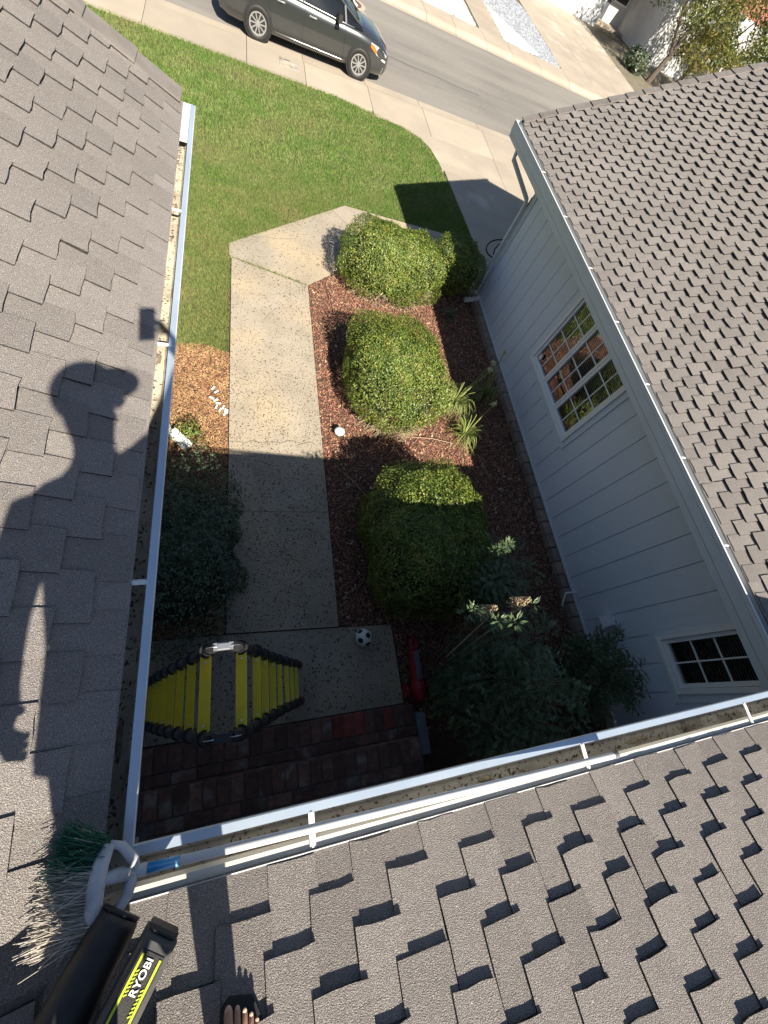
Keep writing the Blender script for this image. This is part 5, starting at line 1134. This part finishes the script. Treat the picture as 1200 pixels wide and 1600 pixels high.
Nn_['thRa'] = ((0.085, -0.155, 4.535), 0.011); Nn_['thRb'] = ((0.060, -0.13, 4.545), 0.009); Ee += [('palmR', 'thRa'), ('thRa', 'thRb')]
Nn_['thLa'] = ((-0.415, -0.682, 3.77), 0.011); Nn_['thLb'] = ((-0.407, -0.660, 3.735), 0.009); Ee += [('palmL', 'thLa'), ('thLa', 'thLb')]
skin_body('body', Nn_, Ee, K['skin'], 'pel', ps)
def child(mbuild, name, m, smooth=False):
    o = mbuild.build(name, m, ps, smooth); o.matrix_parent_inverse = Matrix.Translation(-ps.location); return o
skin_body('shirt', {'b': ((-0.115, -0.915, 3.92), 0.195), 'w': ((-0.122, -0.88, 4.10), 0.185), 'c': ((-0.14, -0.80, 4.28), 0.19), 'u': ((-0.145, -0.725, 4.415), 0.115), 'sr': ((0.02, -0.70, 4.44), 0.09), 'er': ((0.06, -0.58, 4.50), 0.078), 'sl': ((-0.315, -0.74, 4.38), 0.09), 'el': ((-0.365, -0.76, 4.20), 0.082)},
          [('b', 'w'), ('w', 'c'), ('c', 'u'), ('u', 'sr'), ('sr', 'er'), ('u', 'sl'), ('sl', 'el')], K['cloth_grey'], 'c', ps)
skin_body('shorts', {'p': ((-0.10, -0.935, 3.95), 0.155), 'hr': ((0.0, -0.94, 3.88), 0.125), 'kr': ((0.02, -0.88, 3.56), 0.115), 'hl': ((-0.20, -0.94, 3.88), 0.13), 'kl': ((-0.222, -0.88, 3.54), 0.11)}, [('p', 'hr'), ('hr', 'kr'), ('p', 'hl'), ('hl', 'kl')], K['cloth_dark'], 'p', ps)
mb = MB(); mb.ball((-0.165, -0.612, 4.735), (0.108, 0.118, 0.095), 18, 10)
mb.ball((-0.085, -0.555, 4.72), (0.095, 0.085, 0.022), 16, 8); child(mb, 'cap', K['cloth_dark'], True)
mb = MB()
for s in (-1, 1): mb.ball((-0.095 + 0.022 * s, -0.560 - 0.025 * s, 4.655), 0.012, 8, 6)
child(mb, 'eyes', K['white'])
mb = MB(); mb.tube([(-0.092, -0.556, 4.655), (-0.068, -0.540, 4.62), (-0.088, -0.553, 4.607)], [0.009, 0.014, 0.011], 8); 
for s in (-1, 1): mb.ball((-0.165 + 0.058 * s, -0.61 - 0.078 * s, 4.64), (0.018, 0.018, 0.032), 8, 6)
mb.tube([(-0.115, -0.550, 4.583), (-0.095, -0.560, 4.58), (-0.088, -0.585, 4.583)], 0.007, 6); child(mb, 'face', K['skin'], True)
for side_, bx, sg in (('R', 0.020, 1), ('L', -0.212, -1)):
    mb = MB(); P = [(-0.045, -0.02), (-0.048, 0.095), (-0.03, 0.110), (0.03, 0.098), (0.052, 0.055), (0.042, -0.06), (0.035, -0.18), (0, -0.20), (-0.035, -0.18), (-0.04, -0.08)]
    V = [(bx + x * sg, -0.815 + y, 3.084 - 0.35 * (y - 0.015)) for x, y in P]; m_ = len(P); V += [(x, y, z - 0.022) for x, y, z in V]
    mb.add(V, [tuple(range(m_)), tuple(range(2 * m_ - 1, m_ - 1, -1))] + [(i, (i + 1) % m_, m_ + (i + 1) % m_, m_ + i) for i in range(m_)])
    mb.tube([(bx - 0.055 * sg, -0.83, 3.09), (bx - 0.04 * sg, -0.82, 3.135), (bx, -0.815, 3.15), (bx + 0.04 * sg, -0.82, 3.13), (bx + 0.05 * sg, -0.83, 3.09)], 0.013, 8, squash=1.0); child(mb, 'sandal', K['black'])
    for k, (dx, ln, r_) in enumerate(((-0.030, 0.070, 0.0085), (-0.009, 0.066, 0.006), (0.008, 0.058, 0.0055), (0.023, 0.048, 0.005), (0.036, 0.036, 0.005))):
        mb = MB(); mb.ball((bx + dx * 1.05 * sg, -0.782 + ln - 0.001, 3.1105 - 0.35 * (ln + 0.018) + (0.0022 if k == 0 else 0)), (r_, r_ * 1.1, 0.0025), 10, 6); child(mb, 'toenail', K['nail'], True)
# phone: its lens is where the picture is taken from, its body behind
fw = Vector(fwd); rt_ = Vector(right); dn = Vector(down)
pc = Vector((0, 0, CAM_H)) - fw * 0.014 + dn * 0.052 + rt_ * -0.018
ph_ = thing('phone', 'black phone held out over the gutter, seen as a rectangular shadow on the roof', 'phone', None, None, tuple(pc))
mb = MB(); mb.chamfer((0, 0, 0), (0.074, 0.150, 0.009), 0.002, Matrix((rt_, dn, rt_.cross(dn))).transposed()); mb.build('case', K['phone'], ph_)
